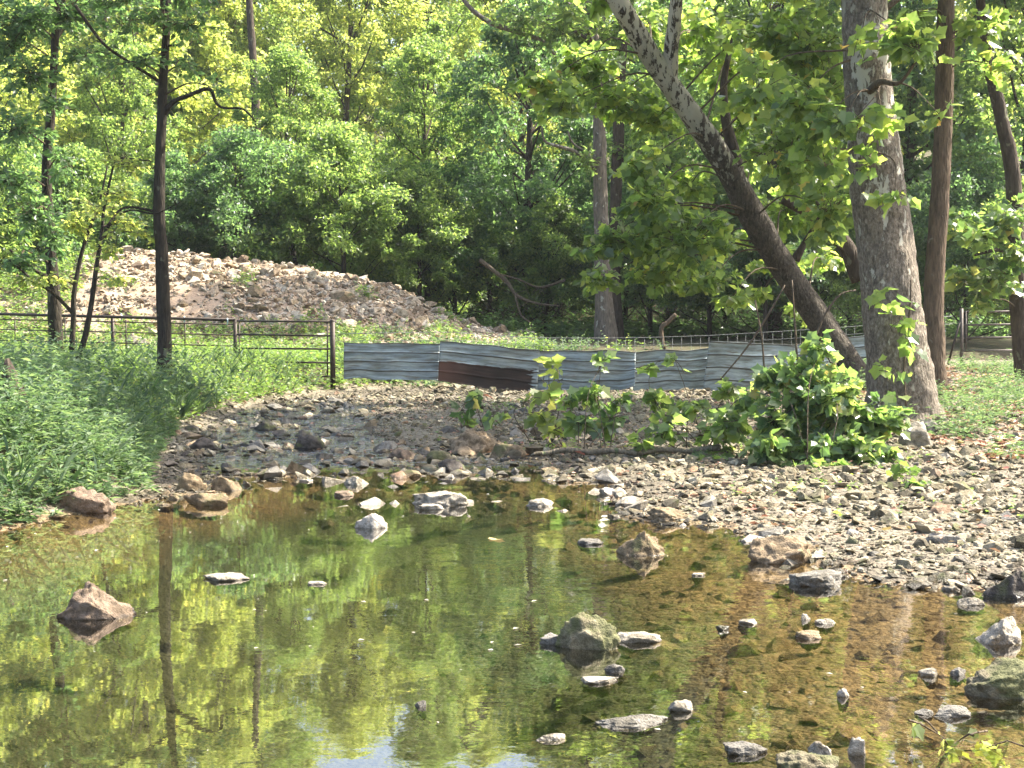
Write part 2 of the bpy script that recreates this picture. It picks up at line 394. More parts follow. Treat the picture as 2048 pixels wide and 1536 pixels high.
def gz(X, Y):
    X = np.asarray(X, float); Y = np.asarray(Y, float)
    sd = sdist(X, Y, POOL); rf = sdist(X, Y, RIF)
    bar = .012 + .036 * np.clip(sd, 0, 12) + .02 * vn(X, Y, 1.3) + .012 * vn(X, Y, 3.1, 3)
    mid = sstep(3.0, .5, X - .25 * (Y - 14)) * sstep(11, 13, Y)   # the flatter shoal up the middle
    bar = bar * (1 - (.78 + .18 * sstep(21, 28, Y)) * mid)
    rif = -.034 + .024 * vn(X, Y, 1.7, 4) + .02 * vn(X, Y, 4.3, 6)
    bar = bar * sstep(-.1, .7, rf) + rif * (1 - sstep(-.1, .7, rf))
    bk = sstep(-.25, 1.5, xbank(Y) - X)
    bank = .48 * bk + .015 * np.clip(xbank(Y) - X - 1.5, 0, 12) + .03 * vn(X, Y, .8, 7) * bk
    out = np.where(bk > 0, np.maximum(bar * (1 - bk), 0) + bank, bar)
    dep = -.03 - .16 * np.clip(-sd, 0, 3.2) * (1 - .78 * sstep(-.3, 2.0, X + .12 * (10 - Y))) - .03 * vn(X, Y, 1.1, 8) * sstep(0, .6, -sd)
    dep = np.maximum(dep, -.5)
    z = np.where(sd < 0, dep * sstep(0, .25, -sd), out)
    far = sstep(34, 44, Y) * .15 + np.clip(Y - 54, 0, 75) * .26 + np.clip(-X - 12, 0, 60) * .02 * sstep(30, 60, Y)
    return z + far + mound(X, Y)
def gz1(x, y): return float(gz(np.array([x]), np.array([y]))[0])

xs = np.concatenate([-np.geomspace(9.2, 400, 46)[::-1], np.arange(-9, 9.01, .13), np.geomspace(9.2, 400, 40)])
ys = np.concatenate([np.linspace(-60, 1, 8), np.arange(2, 9, .25), np.arange(9, 32, .13), np.arange(32, 52, .33), np.geomspace(52.5, 600, 50)])
GX, GY = np.meshgrid(xs, ys); GZ = gz(GX, GY)
nx, ny = len(xs), len(ys)
I = np.arange(nx * ny).reshape(ny, nx)
Q = np.stack([I[:-1, :-1], I[:-1, 1:], I[1:, 1:], I[1:, :-1]], -1).reshape(-1, 4)
cx = (GX.ravel()[Q].mean(1)); cy = (GY.ravel()[Q].mean(1)); cz = GZ.ravel()[Q].mean(1)
sdq = sdist(cx, cy, POOL); rfq = sdist(cx, cy, RIF)
ispile = (mound(cx, cy) > .12) & (cy > 34) & (cy < 51)
isbed = (sdq < .05) | (rfq < .1)
isbar = ~isbed & (cx > xbank(cy) - .35) & (cy < 36.5) & (cx < 14) & (cy > 1.8)
reg = np.where(ispile, 3, np.where(isbed, 0, np.where(isbar, 1, 2)))
VV = np.stack([GX.ravel(), GY.ravel(), GZ.ravel()], -1)
def sub(name, k, mat):
    q = Q[reg == k]; u, inv = np.unique(q, return_inverse=True)
    return mk(name, VV[u], inv.reshape(-1, 4), mat)
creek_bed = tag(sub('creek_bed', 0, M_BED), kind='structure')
gravel_bar = tag(sub('gravel_bar', 1, M_GRAV), kind='structure')
ground = tag(sub('ground', 2, M_GROUND), kind='structure')
pile = empty('rubble_pile', (-6, 42, .6))
tag(pile, 'long mound of pale broken stone and earth behind the dark pipe fence', 'rubble pile')
mp_ = sub('earth_mound', 3, M_SPOIL)
mp_.parent = pile; mp_.location = -pile.location
water = mk('water', [(-60, -8, 0), (60, -8, 0), (60, 31, 0), (-60, 31, 0)], [(0, 1, 2, 3)], M_WATER)
tag(water, kind='structure')

# ---------------------------------------------------------------- stones
def hull(seed, n=15, flat=.55):
    r = random.Random(seed); bm = bmesh.new()
    for _ in range(n):
        v = Vector((r.gauss(0, 1), r.gauss(0, 1), r.gauss(0, 1))).normalized()
        bm.verts.new((v.x * .5 * r.uniform(.8, 1.1), v.y * .42 * r.uniform(.8, 1.1), v.z * .5 * flat * r.uniform(.75, 1.1)))
    res = bmesh.ops.convex_hull(bm, input=bm.verts)
    bmesh.ops.delete(bm, geom=[g for g in res['geom_interior'] if isinstance(g, bmesh.types.BMVert)], context='VERTS')
    bmesh.ops.triangulate(bm, faces=bm.faces)
    bm.verts.index_update()
    V = np.array([v.co[:] for v in bm.verts]); Fa = np.array([[v.index for v in f.verts] for f in bm.faces]); bm.free()
    return V, Fa
HULLS = [hull(i, 13 + i % 4, .35 + .06 * (i % 7)) for i in range(14)]
def hull_meshes(mat, tagn):
    out = []
    for i, (V, Fa) in enumerate(HULLS):
        me = bpy.data.meshes.new(tagn); me.from_pydata(V.tolist(), [], Fa.tolist()); me.materials.append(mat); out.append(me)
    return out
def rotz_tilt(a, tx, ty):
    ca, sa = np.cos(a), np.sin(a); N = len(a)
    Rz = np.zeros((N, 3, 3)); Rz[:, 0, 0] = ca; Rz[:, 0, 1] = -sa; Rz[:, 1, 0] = sa; Rz[:, 1, 1] = ca; Rz[:, 2, 2] = 1
    Rx = np.zeros((N, 3, 3)); Rx[:, 0, 0] = 1; Rx[:, 1, 1] = np.cos(tx); Rx[:, 1, 2] = -np.sin(tx); Rx[:, 2, 1] = np.sin(tx); Rx[:, 2, 2] = np.cos(tx)
    Ry = np.zeros((N, 3, 3)); Ry[:, 1, 1] = 1; Ry[:, 0, 0] = np.cos(ty); Ry[:, 0, 2] = np.sin(ty); Ry[:, 2, 0] = -np.sin(ty); Ry[:, 2, 2] = np.cos(ty)
    return Rz @ Rx @ Ry
def stones(parent, mat, P, S, name='stone', single=300, tilt=.3, rest='small_stones', rk=None):
    """300 largest in the picture as parts, the rest one joined part"""
    N = len(P); kind = RN.integers(0, len(HULLS), N)
    A = rotz_tilt(RN.uniform(0, 2 * PI, N), RN.normal(0, tilt, N), RN.normal(0, tilt, N))
    score = np.where(infront(P, 0), S / np.maximum(P[:, 1], 1), 0)
    order = np.argsort(-score); big = set(order[:single].tolist())
    mes = hull_meshes(mat, name)
    for i in order[:single]:
        M = Matrix(A[i].tolist()).to_4x4(); M = Matrix.Translation(P[i].tolist()) @ M @ Matrix.Scale(float(S[i]), 4)
        inst(name, mes[kind[i]], M, parent)
    V, Fa, T = [], [], []; off = 0
    keep = np.ones(N, bool); keep[order[:single]] = False
    for k, (hv, hf) in enumerate(HULLS):
        idx = np.where(keep & (kind == k))[0]
        if not len(idx): continue
        W = np.einsum('nij,vj->nvi', A[idx], hv) * S[idx][:, None, None] + P[idx][:, None, :]
        V.append(W.reshape(-1, 3)); m = len(hv)
        Fa.append((hf[None] + (np.arange(len(idx)) * m)[:, None, None]).reshape(-1, 3) + off); off += len(idx) * m
        T.append(np.repeat(RN.random(len(idx)), m))
    o = mk(rest, np.concatenate(V), np.concatenate(Fa), mat, parent, False, None, np.concatenate(T)); o['kind'] = 'stuff'
    return o

# gravel bar: near part dense small, far part larger
def scatter(n, x0, x1, y0, y1, mask):
    # denser towards the camera so that picture density stays even
    u = RN.random(n * 3); Y = y0 * (y1 / y0) ** u; X = RN.uniform(x0, x1, n * 3)
    ok = mask(X, Y); X, Y = X[ok][:n], Y[ok][:n]; return X, Y
def barmask(X, Y):
    sd = sdist(X, Y, POOL); rf = sdist(X, Y, RIF)
    return (sd > -.15) & (X > xbank(Y) - .5) & (np.abs(X) < .40 * Y + .3) & ~((Y > 19.5) & (X > 6.2 - (Y - 20) * .2) & (RN.random(X.shape) < .35))
X, Y = scatter(36000, -6, 11, 8.6, 33, barmask)
S = np.clip(RN.lognormal(math.log(.054), .58, len(X)) * (1 + .45 * vn(X, Y, .7, 95)), .02, .30) * (0.7 + .012 * Y)
wet = sdist(X, Y, RIF) < .25
keep = ~wet | (RN.random(len(X)) < .55); X, Y, S, wet = X[keep], Y[keep], S[keep], wet[keep]
Z = gz(X, Y) + S * RN.uniform(-.02, .13, len(X)) - wet * S * .12
stones(gravel_bar, ST_BAR, np.stack([X, Y, Z], -1), S)
# cobbles and boulders gathered on the shoal, brown and mossy
def shoal(n, mask, lo, hi, mat, up=.1):
    X = RN.uniform(-6, 9, n); Y = RN.uniform(9, 29, n); ok = mask(X, Y); X, Y = X[ok], Y[ok]
    S = lo + (hi - lo) * RN.random(len(X)) ** 2.2; Z = np.maximum(gz(X, Y), -.05) + S * up * RN.uniform(-.6, 1.3, len(X))
    P = np.stack([X, Y, Z], -1); mes = hull_meshes(mat, 'cobble')
    A = rotz_tilt(RN.uniform(0, 2 * PI, len(X)), RN.normal(0, .2, len(X)), RN.normal(0, .2, len(X)))
    for i in range(len(X)):
        inst('cobble', mes[i % len(mes)], Matrix.Translation(P[i].tolist()) @ Matrix(A[i].tolist()).to_4x4() @ Matrix.Scale(float(S[i]), 4), gravel_bar)
u_ = lambda X, Y: 1024 + F * X / Y
v_ = lambda X, Y: HZ + F * CH / Y
edge = lambda X, Y: (u_(X, Y) > 320) & (u_(X, Y) < 1250) & (v_(X, Y) > 850) & (v_(X, Y) < 955) & (X > xbank(Y) - .3)
shoal(420, edge, .12, .42, ST_TAN); shoal(260, edge, .1, .34, ST_DARK); shoal(200, edge, .1, .3, ST_MOSS)
shoal(300, lambda X, Y: (v_(X, Y) > 820) & (v_(X, Y) < 1160) & (u_(X, Y) > 1000) & (u_(X, Y) < 2100) & (sdist(X, Y, POOL) > -.1), .12, .36, ST_GREY, .05)
sh2 = lambda X, Y: (sdist(X, Y, POOL) < 0) & (((v_(X, Y) < 1030) & (u_(X, Y) > 640) & (u_(X, Y) < 1240)) | ((sdist(X, Y, POOL) > -.7) & (u_(X, Y) > 1000)) | ((u_(X, Y) > 1450) & (v_(X, Y) < 1240) & (RN.random(X.shape) < .35)))
shoal(1500, sh2, .05, .2, ST_BAR, .12)
shoal(5200, lambda X, Y: (np.abs(sdist(X, Y, POOL)) < .22) & (X < xbank(Y) + .7) & (u_(X, Y) > -80), .05, .24, ST_TAN, .1)
shoal(1500, lambda X, Y: (sdist(X, Y, POOL) < .05) & (sdist(X, Y, POOL) > -.75) & (u_(X, Y) > 1180) & (u_(X, Y) < 2100), .1, .34, ST_PALE, .03)
shoal(9500, lambda X, Y: (sdist(X, Y, RIF) < .15) & (sdist(X, Y, POOL) > -.4), .07, .3, ST_BAR, .1)
shoal(1100, lambda X, Y: (sdist(X, Y, RIF) < .15), .12, .36, ST_GREY, .16)
shoal(700, lambda X, Y: (sdist(X, Y, RIF) < .1), .08, .22, ST_PALE, .14)
shoal(620, lambda X, Y: (sdist(X, Y, POOL) < .2) & (v_(X, Y) < 1040) & (u_(X, Y) > 600) & (u_(X, Y) < 1260), .14, .38, ST_PALE, .02)
# stream bed
X, Y = scatter(7000, -5, 6, 4.8, 16, lambda X, Y: (sdist(X, Y, POOL) < .05) & (np.abs(X) < .42 * Y + .3) & (RN.random(X.shape) < np.clip(.16 + X * .14, .02, .5)))
S = np.clip(RN.lognormal(math.log(.075), .55, len(X)), .03, .34)
Z = gz(X, Y) + S * RN.uniform(-.06, .06, len(X)); Z = np.minimum(Z, -.03 - .12 * S)
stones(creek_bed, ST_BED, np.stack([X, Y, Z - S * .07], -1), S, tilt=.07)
# rubble pile
n = 26000
X = RN.uniform(-19, 3.2, n * 2); Y = RN.uniform(34.4, 43.6, n * 2); ok = mound(X, Y) > .08; X, Y = X[ok][:n], Y[ok][:n]
bare = vn(X, Y, .45, 9) + .5 * vn(X, Y, 1.1, 3)
ok = (bare < .45) | (RN.random(len(X)) < .35); X, Y = X[ok], Y[ok]
S = np.clip(RN.lognormal(math.log(.098), .5, len(X)), .05, .6)
crest = np.exp(-((Y - 41.5) / 1.2) ** 2); S = np.where(RN.random(len(S)) < .009 * (1 + 2 * crest), RN.uniform(.3, .6, len(S)), S)
Z = gz(X, Y) + S * RN.uniform(-.08, .2, len(X))
stones(pile, ST_PILE, np.stack([X, Y, Z], -1), S, name='boulder', tilt=.5, rest='rubble')
tan = hull_meshes(ST_TAN, 'boulder'); pal = hull_meshes(ST_PALE, 'boulder')
for px, py, wd, k in [(275, 700, 90, 3), (455, 585, 42, 1), (440, 560, 34, 2), (470, 550, 30, 4), (515, 590, 60, 5), (560, 578, 34, 6), (632, 563, 46, 7), (605, 556, 36, 8),
                      (430, 548, 36, 9), (365, 612, 34, 10), (310, 524, 14, 2), (505, 605, 32, 11), (555, 605, 30, 12), (475, 600, 32, 0), (690, 600, 60, 3), (800, 655, 34, 6), (610, 655, 30, 5), (725, 618, 40, 2)]:
    p = None
    Yt = 35.
    while Yt < 44:       # march along the view ray until it meets the mound
        q = at(px, py, Yt)
        if gz1(q.x, q.y) >= q.z: p = q; break
        Yt += .15
    if p is None: q = at(px, py, 42.3); p = Vector((q.x, q.y, gz1(q.x, q.y) + .12))
    s = wd / ppm(p.y) * 1.05
    M = Matrix.Translation(p) @ Matrix.Rotation(R.uniform(-.6, .6), 4, 'Z') @ Matrix.Rotation(R.uniform(-.2, .3), 4, 'X') @ Matrix.Diagonal((s, s * .9, s * 1.15, 1))
    inst('boulder', (tan if R.random() < .6 else pal)[k], M, pile)

# rocks standing in the pool and along its edge: (px, waterline py, width px, height px, material, style, label)
ROCKS = [
 (183, 1240, 150, 74, ST_RED, 'peak', 'pointed reddish brown rock standing alone in the left of the pool'),
 (258, 1229, 30, 15, ST_DARK, 'round', 'little dark stone touching the right foot of the pointed reddish rock'),
 (412, 1012, 88, 30, ST_TAN, 'round', 'rounded tan boulder with dark wet belly off the left bank'),
 (450, 982, 66, 32, ST_TAN, 'round', 'brown boulder on the shore just behind the rounded tan boulder'),
 (150, 1024, 112, 58, ST_RED, 'round', 'big earthy brown boulder at the foot of the weedy left bank'),
 (372, 982, 64, 34, ST_TAN, 'round', 'mossy tan boulder on the shore between weeds and brown boulder'),
 (447, 1164, 88, 14, ST_PALE, 'flat', 'flat pale stone lying alone in the water beyond the reddish rock'),
 (630, 1170, 36, 9, ST_PALE, 'flat', 'small flat grey stone in open water right of the trunk reflection'),
 (742, 1058, 78, 36, ST_PALE, 'peak', 'pale pointed rock with dark left side in the upper middle pool'),
 (686, 993, 54, 14, ST_RED, 'flat', 'low reddish stone near the head of the pool'),
 (712, 970, 48, 18, ST_PALE, 'round', 'pale cut-edged stone at the upper edge of the pool'),
 (885, 1012, 118, 36, ST_PALE, 'flat', 'broad pale slab breaking the surface near the shoal'),
 (858, 1020, 50, 16, ST_PALE, 'flat', 'low pale stone leaning on the broad slab in mid pool'),
 (1080, 1014, 54, 17, ST_PALE, 'round', 'small two-humped pale stone below the sapling'),
 (1180, 1090, 56, 14, ST_GREY, 'flat', 'speckled flat stone left of the cone shaped rock'),
 (1286, 1112, 100, 46, ST_TAN, 'peak', 'cone shaped brown rock in the pool below the bush'),
 (1340, 1040, 96, 22, ST_TAN, 'round', 'low tan boulder at the tip of the gravel bar'),
 (1172, 1300, 132, 62, ST_MOSS, 'round', 'large humped mossy boulder in the middle foreground water'),
 (1108, 1290, 60, 26, ST_GREY, 'round', 'dark sloping rock under the left side of the mossy boulder'),
 (1276, 1288, 88, 22, ST_PALE, 'flat', 'white streaked stone beside the large mossy boulder'),
 (1233, 1345, 46, 18, ST_GREY, 'round', 'small striped grey stone in front of the mossy boulder'),
 (1202, 1368, 74, 10, ST_PALE, 'flat', 'thin pale stone awash in front of the striped grey stone'),
 (1262, 1456, 165, 30, ST_GREY, 'wedge', 'long grey wedge shaped slab in the foreground water'),
 (1362, 1424, 58, 22, ST_PALE, 'round', 'pinkish pale rock behind the tip of the wedge shaped slab'),
 (1102, 1482, 56, 28, ST_PALE, 'wedge', 'small white and rust coloured rock at the bottom middle'),
 (842, 1414, 26, 15, ST_GREY, 'round', 'tiny lone stone in the foreground left of centre'),
 (1622, 1278, 54, 16, ST_TAN, 'round', 'oval brown stone in the right hand shallows'),
 (1500, 1249, 40, 11, ST_PALE, 'flat', 'small pale stone left of the oval brown stone'),
 (1447, 1261, 26, 13, ST_DARK, 'round', 'tiny dark stone farthest left in the brown shallows'),
 (1612, 1240, 22, 12, ST_PALE, 'round', 'tiny pale pebble behind the oval brown stone'),
 (1655, 1249, 40, 13, ST_PALE, 'round', 'small white topped stone behind the oval brown stone'),
 (1862, 1352, 44, 18, ST_PALE, 'round', 'smooth pale stone left of the little split stone'),
 (1918, 1352, 38, 15, ST_GREY, 'round', 'little split grey stone beside the smooth pale stone'),
 (2012, 1290, 105, 50, ST_PALE, 'peak', 'pale two-peaked rock cut by the right edge of the picture'),
 (2025, 1395, 150, 78, ST_MOSS, 'round', 'large green tinged boulder at the right edge'),
 (2040, 1200, 100, 62, ST_DARK, 'peak', 'dark upright boulder at the right edge by the gravel'),
 (1910, 1436, 100, 36, ST_GREY, 'wedge', 'streaky grey and white rock in the right foreground'),
 (1852, 1430, 50, 20, ST_GREY, 'wedge', 'square grey stone at the left end of the streaky rock'),
 (1718, 1512, 46, 58, ST_PALE, 'peak', 'white upright stone with a reddish side at the bottom right'),
 (1645, 1516, 50, 34, ST_PALE, 'round', 'knobbly white stone left of the upright white stone'),
 (1492, 1512, 90, 24, ST_GREY, 'flat', 'smooth grey slab among the sky reflections'),
 (1625, 1556, 140, 44, ST_MOSS, 'round', 'dark rounded boulder cut by the bottom edge'),
 (1687, 1394, 28, 19, ST_PALE, 'round', 'small round white stone alone in the brown shallows'),
 (1565, 1128, 140, 46, ST_TAN, 'round', 'broad rounded boulder at the edge of the gravel bar'),
 (1640, 1176, 120, 34, ST_GREY, 'flat', 'stepped flat stone in front of the broad rounded boulder'),
 (1950, 1212, 54, 24, ST_PALE, 'peak', 'pale stone with a green leaf near the dark upright boulder'),
 (1905, 1182, 42, 14, ST_PALE, 'flat', 'flat pale stone off the gravel edge at the right'),
 (1400, 1152, 26, 8, ST_PALE, 'flat', 'tiny flat pale stone in the green reflections below the bar'),
 (1840, 893, 78, 46, ST_PALE, 'round', 'pale block of stone at the foot of the big sycamore'),
 (1862, 862, 60, 30, ST_GREY, 'round', 'grey stone wedged against the roots of the big sycamore'),
 (940, 908, 110, 50, ST_TAN, 'round', 'large knobbly tan boulder in the middle of the shoal'),
 (1015, 916, 74, 34, ST_TAN, 'round', 'smaller tan boulder on the right of the knobbly one'),
 (880, 925, 56, 30, ST_MOSS, 'round', 'mossy brown boulder just in front of the knobbly tan boulder'),
 (802, 918, 60, 28, ST_RED, 'round', 'orange brown boulder left of the mossy shoal boulder'),
 (905, 944, 70, 26, ST_DARK, 'round', 'dark wet boulder at the head of the pool'),
 (612, 900, 62, 26, ST_DARK, 'round', 'dark wet boulder in the middle of the riffle'),
 (528, 862, 56, 28, ST_DARK, 'round', 'black boulder at the left edge of the riffle'),
 (396, 900, 60, 28, ST_DARK, 'round', 'dark boulder under the overhanging weeds'),
 (1900, 1090, 70, 26, ST_GREY, 'flat', 'flat weathered slab on the gravel bar at the right'),
]
def rock(px, py, wd, ht, mat, style, label):
    p0 = gr(px, py, 0)
    z = max(gz1(p0.x, p0.y), 0.)
    p0 = gr(px, py, z * .8)
    s = wd / ppm(p0.y); h = ht / ppm(p0.y) * (.86 if wd > 60 else .75)
    dp = s * {'peak': .75, 'round': .75, 'flat': .9, 'wedge': .5}[style]
    c = Vector((p0.x, p0.y + dp * .42, z * .8))
    bm = bmesh.new(); bmesh.ops.create_icosphere(bm, subdivisions=5 if wd > 90 else 4, radius=1)
    sd = Vector((px * .37, py * .73, wd * .11))
    off = R.uniform(-.25, .25)
    rr = random.Random(int(px * 7 + py)); planes = []
    for _ in range(16):
        n_ = Vector((rr.gauss(0, 1), rr.gauss(0, 1), rr.gauss(0, .8))).normalized(); planes.append((n_, rr.uniform(.62, .95)))
    for v in bm.verts:
        q = v.co.copy() * 1.12
        for n_, d_ in planes:                              # broken faces
            k = q.dot(n_) - d_
            if k > 0: q -= n_ * k * .93
        n = abs(noise.noise(q * 2.2 + sd)) * .22 - .06 + noise.noise(q * 4.5 + sd) * .09 - abs(noise.noise(q * 9 + sd)) * .09 + noise.noise(q * 20 + sd) * .045 + noise.noise(q * 41 + sd) * .02
        q *= 1 + n
        zz = q.z
        if style == 'peak': q.x *= 1 - .3 * max(zz, 0); q.y *= 1 - .3 * max(zz, 0); q.x += off * max(zz, 0); zz *= 1.1
        elif style == 'flat': zz = min(zz * 1.2, .72 + .2 * noise.noise(q * 2.5 + sd) + .12 * q.x)
        elif style == 'wedge': zz *= .3 + .7 * (q.x + 1) / 2; q.y += .3 * q.x
        elif style == 'round': zz *= 1.12
        v.co = Vector((q.x * s / 2 * 1.08, q.y * dp / 2, zz * h if zz > 0 else zz * max(h * .7, .06)))
    me = bpy.data.meshes.new('rock'); bm.to_mesh(me); bm.free()
    for f in me.polygons: f.use_smooth = True
    me.materials.append(mat)
    o = bpy.data.objects.new('rock', me); COL.objects.link(o); o.location = c; o.rotation_euler.z = 0
    tag(o, label, 'rock')
for r_ in ROCKS: rock(*r_)

# ---------------------------------------------------------------- leaves
QUAD = (np.array([(0, 0, 0), (.30, .45, .06), (0, 1, -.05), (-.30, .45, .06)]), np.array([[0, 1, 2, 3]]))
LANCE = (np.array([(0, 0, 0), (.13, .4, .03), (0, 1, -.2), (-.13, .4, .03)]), np.array([[0, 1, 2, 3]]))
BLADE = (np.array([(-.018, 0, 0), (.018, 0, 0), (.014, .5, .02), (0, 1, -.16), (-.014, .5, .02)]), np.array([[0, 1, 2, 3, 4]]))
_o = [(0, .06), (.14, -.02), (.40, .04), (.37, .23), (.55, .50), (.33, .60), (0, .98), (-.33, .60), (-.55, .50), (-.37, .23), (-.40, .04), (-.14, -.02)]
_v = [(0, .34, -.03)] + [(x, y, .16 * abs(x) - .14 * y * y) for x, y in _o]
LOBE = (np.array(_v), np.array([[0, i + 1, (i + 1) % 12 + 1] for i in range(12)]))
def basis(Nm, D):
    D = D / np.linalg.norm(D, axis=1, keepdims=True)
    Nm = Nm - D * (Nm * D).sum(1, keepdims=True); Nm /= np.linalg.norm(Nm, axis=1, keepdims=True) + 1e-9
    return np.stack([np.cross(D, Nm), D, Nm], -1)       # columns
def leafmesh(name, P, B, S, tmpl, mat, parent=None, loc=None, kind=None):
    tv, tf = tmpl; k = len(tv)
    V = np.einsum('nij,vj->nvi', B, tv) * S[:, None, None] + P[:, None, :]
    Fa = (tf[None] + (np.arange(len(P)) * k)[:, None, None]).reshape(-1, tf.shape[1])
    o = mk(name, V.reshape(-1, 3), Fa, mat, parent, False, loc, np.repeat(RN.random(len(P)), k))
    if kind: o['kind'] = kind
    return o
def leafparts(P, B, S, tmpl, mat, parent, single=300, rest='foliage', name='leaf'):
    score = np.where(infront(P, 0), S * (.3 + np.abs(B[:, 1, 2])) / P[:, 1], 0)
    od = np.argsort(-score); sel = od[:single]
    me = bpy.data.meshes.new(name); me.from_pydata(tmpl[0].tolist(), [], tmpl[1].tolist()); me.materials.append(mat)
    for i in sel:
        M = Matrix.Translation(P[i].tolist()) @ Matrix(B[i].tolist()).to_4x4() @ Matrix.Scale(float(S[i]), 4)
        inst(name, me, M, parent)
    k = np.ones(len(P), bool); k[sel] = False
    if k.any(): leafmesh(rest, P[k], B[k], S[k], tmpl, mat, parent, kind='stuff')
def randdir(n): v = RN.normal(size=(n, 3)); return v / np.linalg.norm(v, axis=1, keepdims=True)

class Foliage:
    """collects twigs and leaves"""
    def __init__(s): s.P = []; s.B = []; s.S = []; s.tw = MB()
    def twig(s, a, b, nl, ls, rad=.006, sag=.15, droop=.5, tube=True, up=.9):
        a = Vector(a); b = Vector(b); L = (b - a).length
        pts = []
        for i in range(5):
            t = i / 4; q = a.lerp(b, t); q.z -= sag * L * math.sin(t * PI) * (-.6) ; q += Vector((R.gauss(0, .02), R.gauss(0, .02), R.gauss(0, .02))) * L * (t > 0); pts.append(q)
        if tube: s.tw.tube(pts, [rad, rad * .8, rad * .6, rad * .45, rad * .3], 4, cap=False)
        d = np.array((b - a).normalized())
        t = np.clip(RN.random(nl) ** .7, .08, 1) * 4; i = np.minimum(t.astype(int), 3); f = (t - i)[:, None]
        PP = np.array([p[:] for p in pts]); P = PP[i] * (1 - f) + PP[i + 1] * f
        side = np.cross(d, (0, 0, 1)); side /= np.linalg.norm(side) + 1e-9
        sg = np.where(RN.random(nl) < .5, 1, -1)[:, None]
        D = d * .7 + side * sg * RN.uniform(.3, 1.2, (nl, 1)) + np.array([0, 0, -droop]) + RN.normal(0, .35, (nl, 3))
        Nn = np.array([0, -.25, up]) + RN.normal(0, .75, (nl, 3)) - d * droop * .3
        B = basis(Nn, D); sz = ls * RN.uniform(.4, 1.3, nl)
        P = P + D / np.linalg.norm(D, axis=1, keepdims=True) * (sz * .3)[:, None]
        s.P.append(P); s.B.append(B); s.S.append(sz)
    def spray(s, c, rad, ntw, nl, ls, root=None, rr=.03, tw=None, droop=.5):
        """a bough reaching from root to c with twigs filling an ellipsoid of radii rad"""
        c = Vector(c)
        if root is not None:
            r0 = Vector(root); m = r0.lerp(c, .5) + Vector((R.gauss(0, .1), R.gauss(0, .1), .14 * (c - r0).length))
            pts = catmull([(*r0, rr), (*m, rr * .6), (*c, rr * .3)], 4)
            s.tw.tube([p[:3] for p in pts], [p[3] for p in pts], 5, cap=False)
        for _ in range(ntw):
            while True:
                u = Vector((R.uniform(-1, 1), R.uniform(-1, 1), R.uniform(-1, 1)))
                if u.length < 1: break
            e = c + Vector((u.x * rad[0], u.y * rad[1], u.z * rad[2]))
            L = tw or max(.35, .45 * max(rad))
            st = e - ((e - c).normalized() * L + Vector((R.gauss(0, .2), R.gauss(0, .2), R.gauss(0, .1) + .08)) * L * .8)
            s.twig(st, e, nl, ls, .004 + .004 * L, droop=droop)
    def arrays(s): return np.concatenate(s.P), np.concatenate(s.B), np.concatenate(s.S)

def trunk_obj(pxs, mat, parent, seg=16, rough=.1, steps=8, name='trunk', flare=None, top=None):
    """pxs: (px, py, distance, width px); top: extra world (x,y,z,r) continuing above the frame"""
    C = []
    for px, py, Yd, wd in pxs:
        p = at(px, py, Yd); C.append((p.x, p.y, p.z, wd / ppm(Yd) / 2))
    if top: C += top
    pts = catmull(C, steps)
    mb = MB(); mb.tube([p[:3] for p in pts], [max(p[3], .006) for p in pts], seg, rough, flare=flare)
    o = mb.build(name, mat, parent); return o, pts
def limb(pts, mat, parent, seg=8, name='limb', rough=.08):
    q = catmull(pts, 6); mb = MB(); mb.tube([p[:3] for p in q], [max(p[3], .004) for p in q], seg, rough)
    return mb.build(name, mat, parent)
def pl(lst):   # pixel control points -> (x,y,z,r)
    return [(*at(px, py, Yd), wd / ppm(Yd) / 2) for px, py, Yd, wd in lst]

# ---------------------------------------------------------------- big sycamore
b = gr(1803, 838, .27); base = Vector((b.x, 19.8, gz1(b.x, 19.8)))
t1 = empty('sycamore_tree', base); tag(t1, 'massive mottled sycamore trunk with flared roots above the leafy bush', 'tree')
def fl(i, a):
    k = max(0, 1 - i / 30.); return 1 + k * k * (.16 * math.cos(3 * a + .6) + .10 * math.cos(5 * a + 1.2)) + .03 * math.cos(2 * a + i * .05)
tr, tp = trunk_obj([(1812, 868, 19.8, 196), (1808, 838, 19.8, 158), (1804, 780, 19.8, 138), (1794, 700, 19.8, 126), (1783, 600, 19.8, 118), (1770, 500, 19.8, 112), (1759, 400, 19.8, 106),
                    (1747, 280, 19.8, 100), (1737, 180, 19.8, 96), (1730, 60, 19.8, 92), (1726, -60, 19.8, 90), (1722, -300, 19.9, 82)], BARK_BIG, t1, 72, .10, 22, flare=fl,
                   top=[(4.9, 20.2, 9.5, .2), (4.6, 20.6, 12.5, .10), (4.4, 21, 15, .03)])
limb(pl([(1740, 182, 19.5, 16), (1762, 163, 19.2, 13), (1800, 165, 19.0, 8), (1840, 110, 18.9, 5), (1858, 92, 18.8, 3)]), TWIG, t1)
fo = Foliage()
A = at
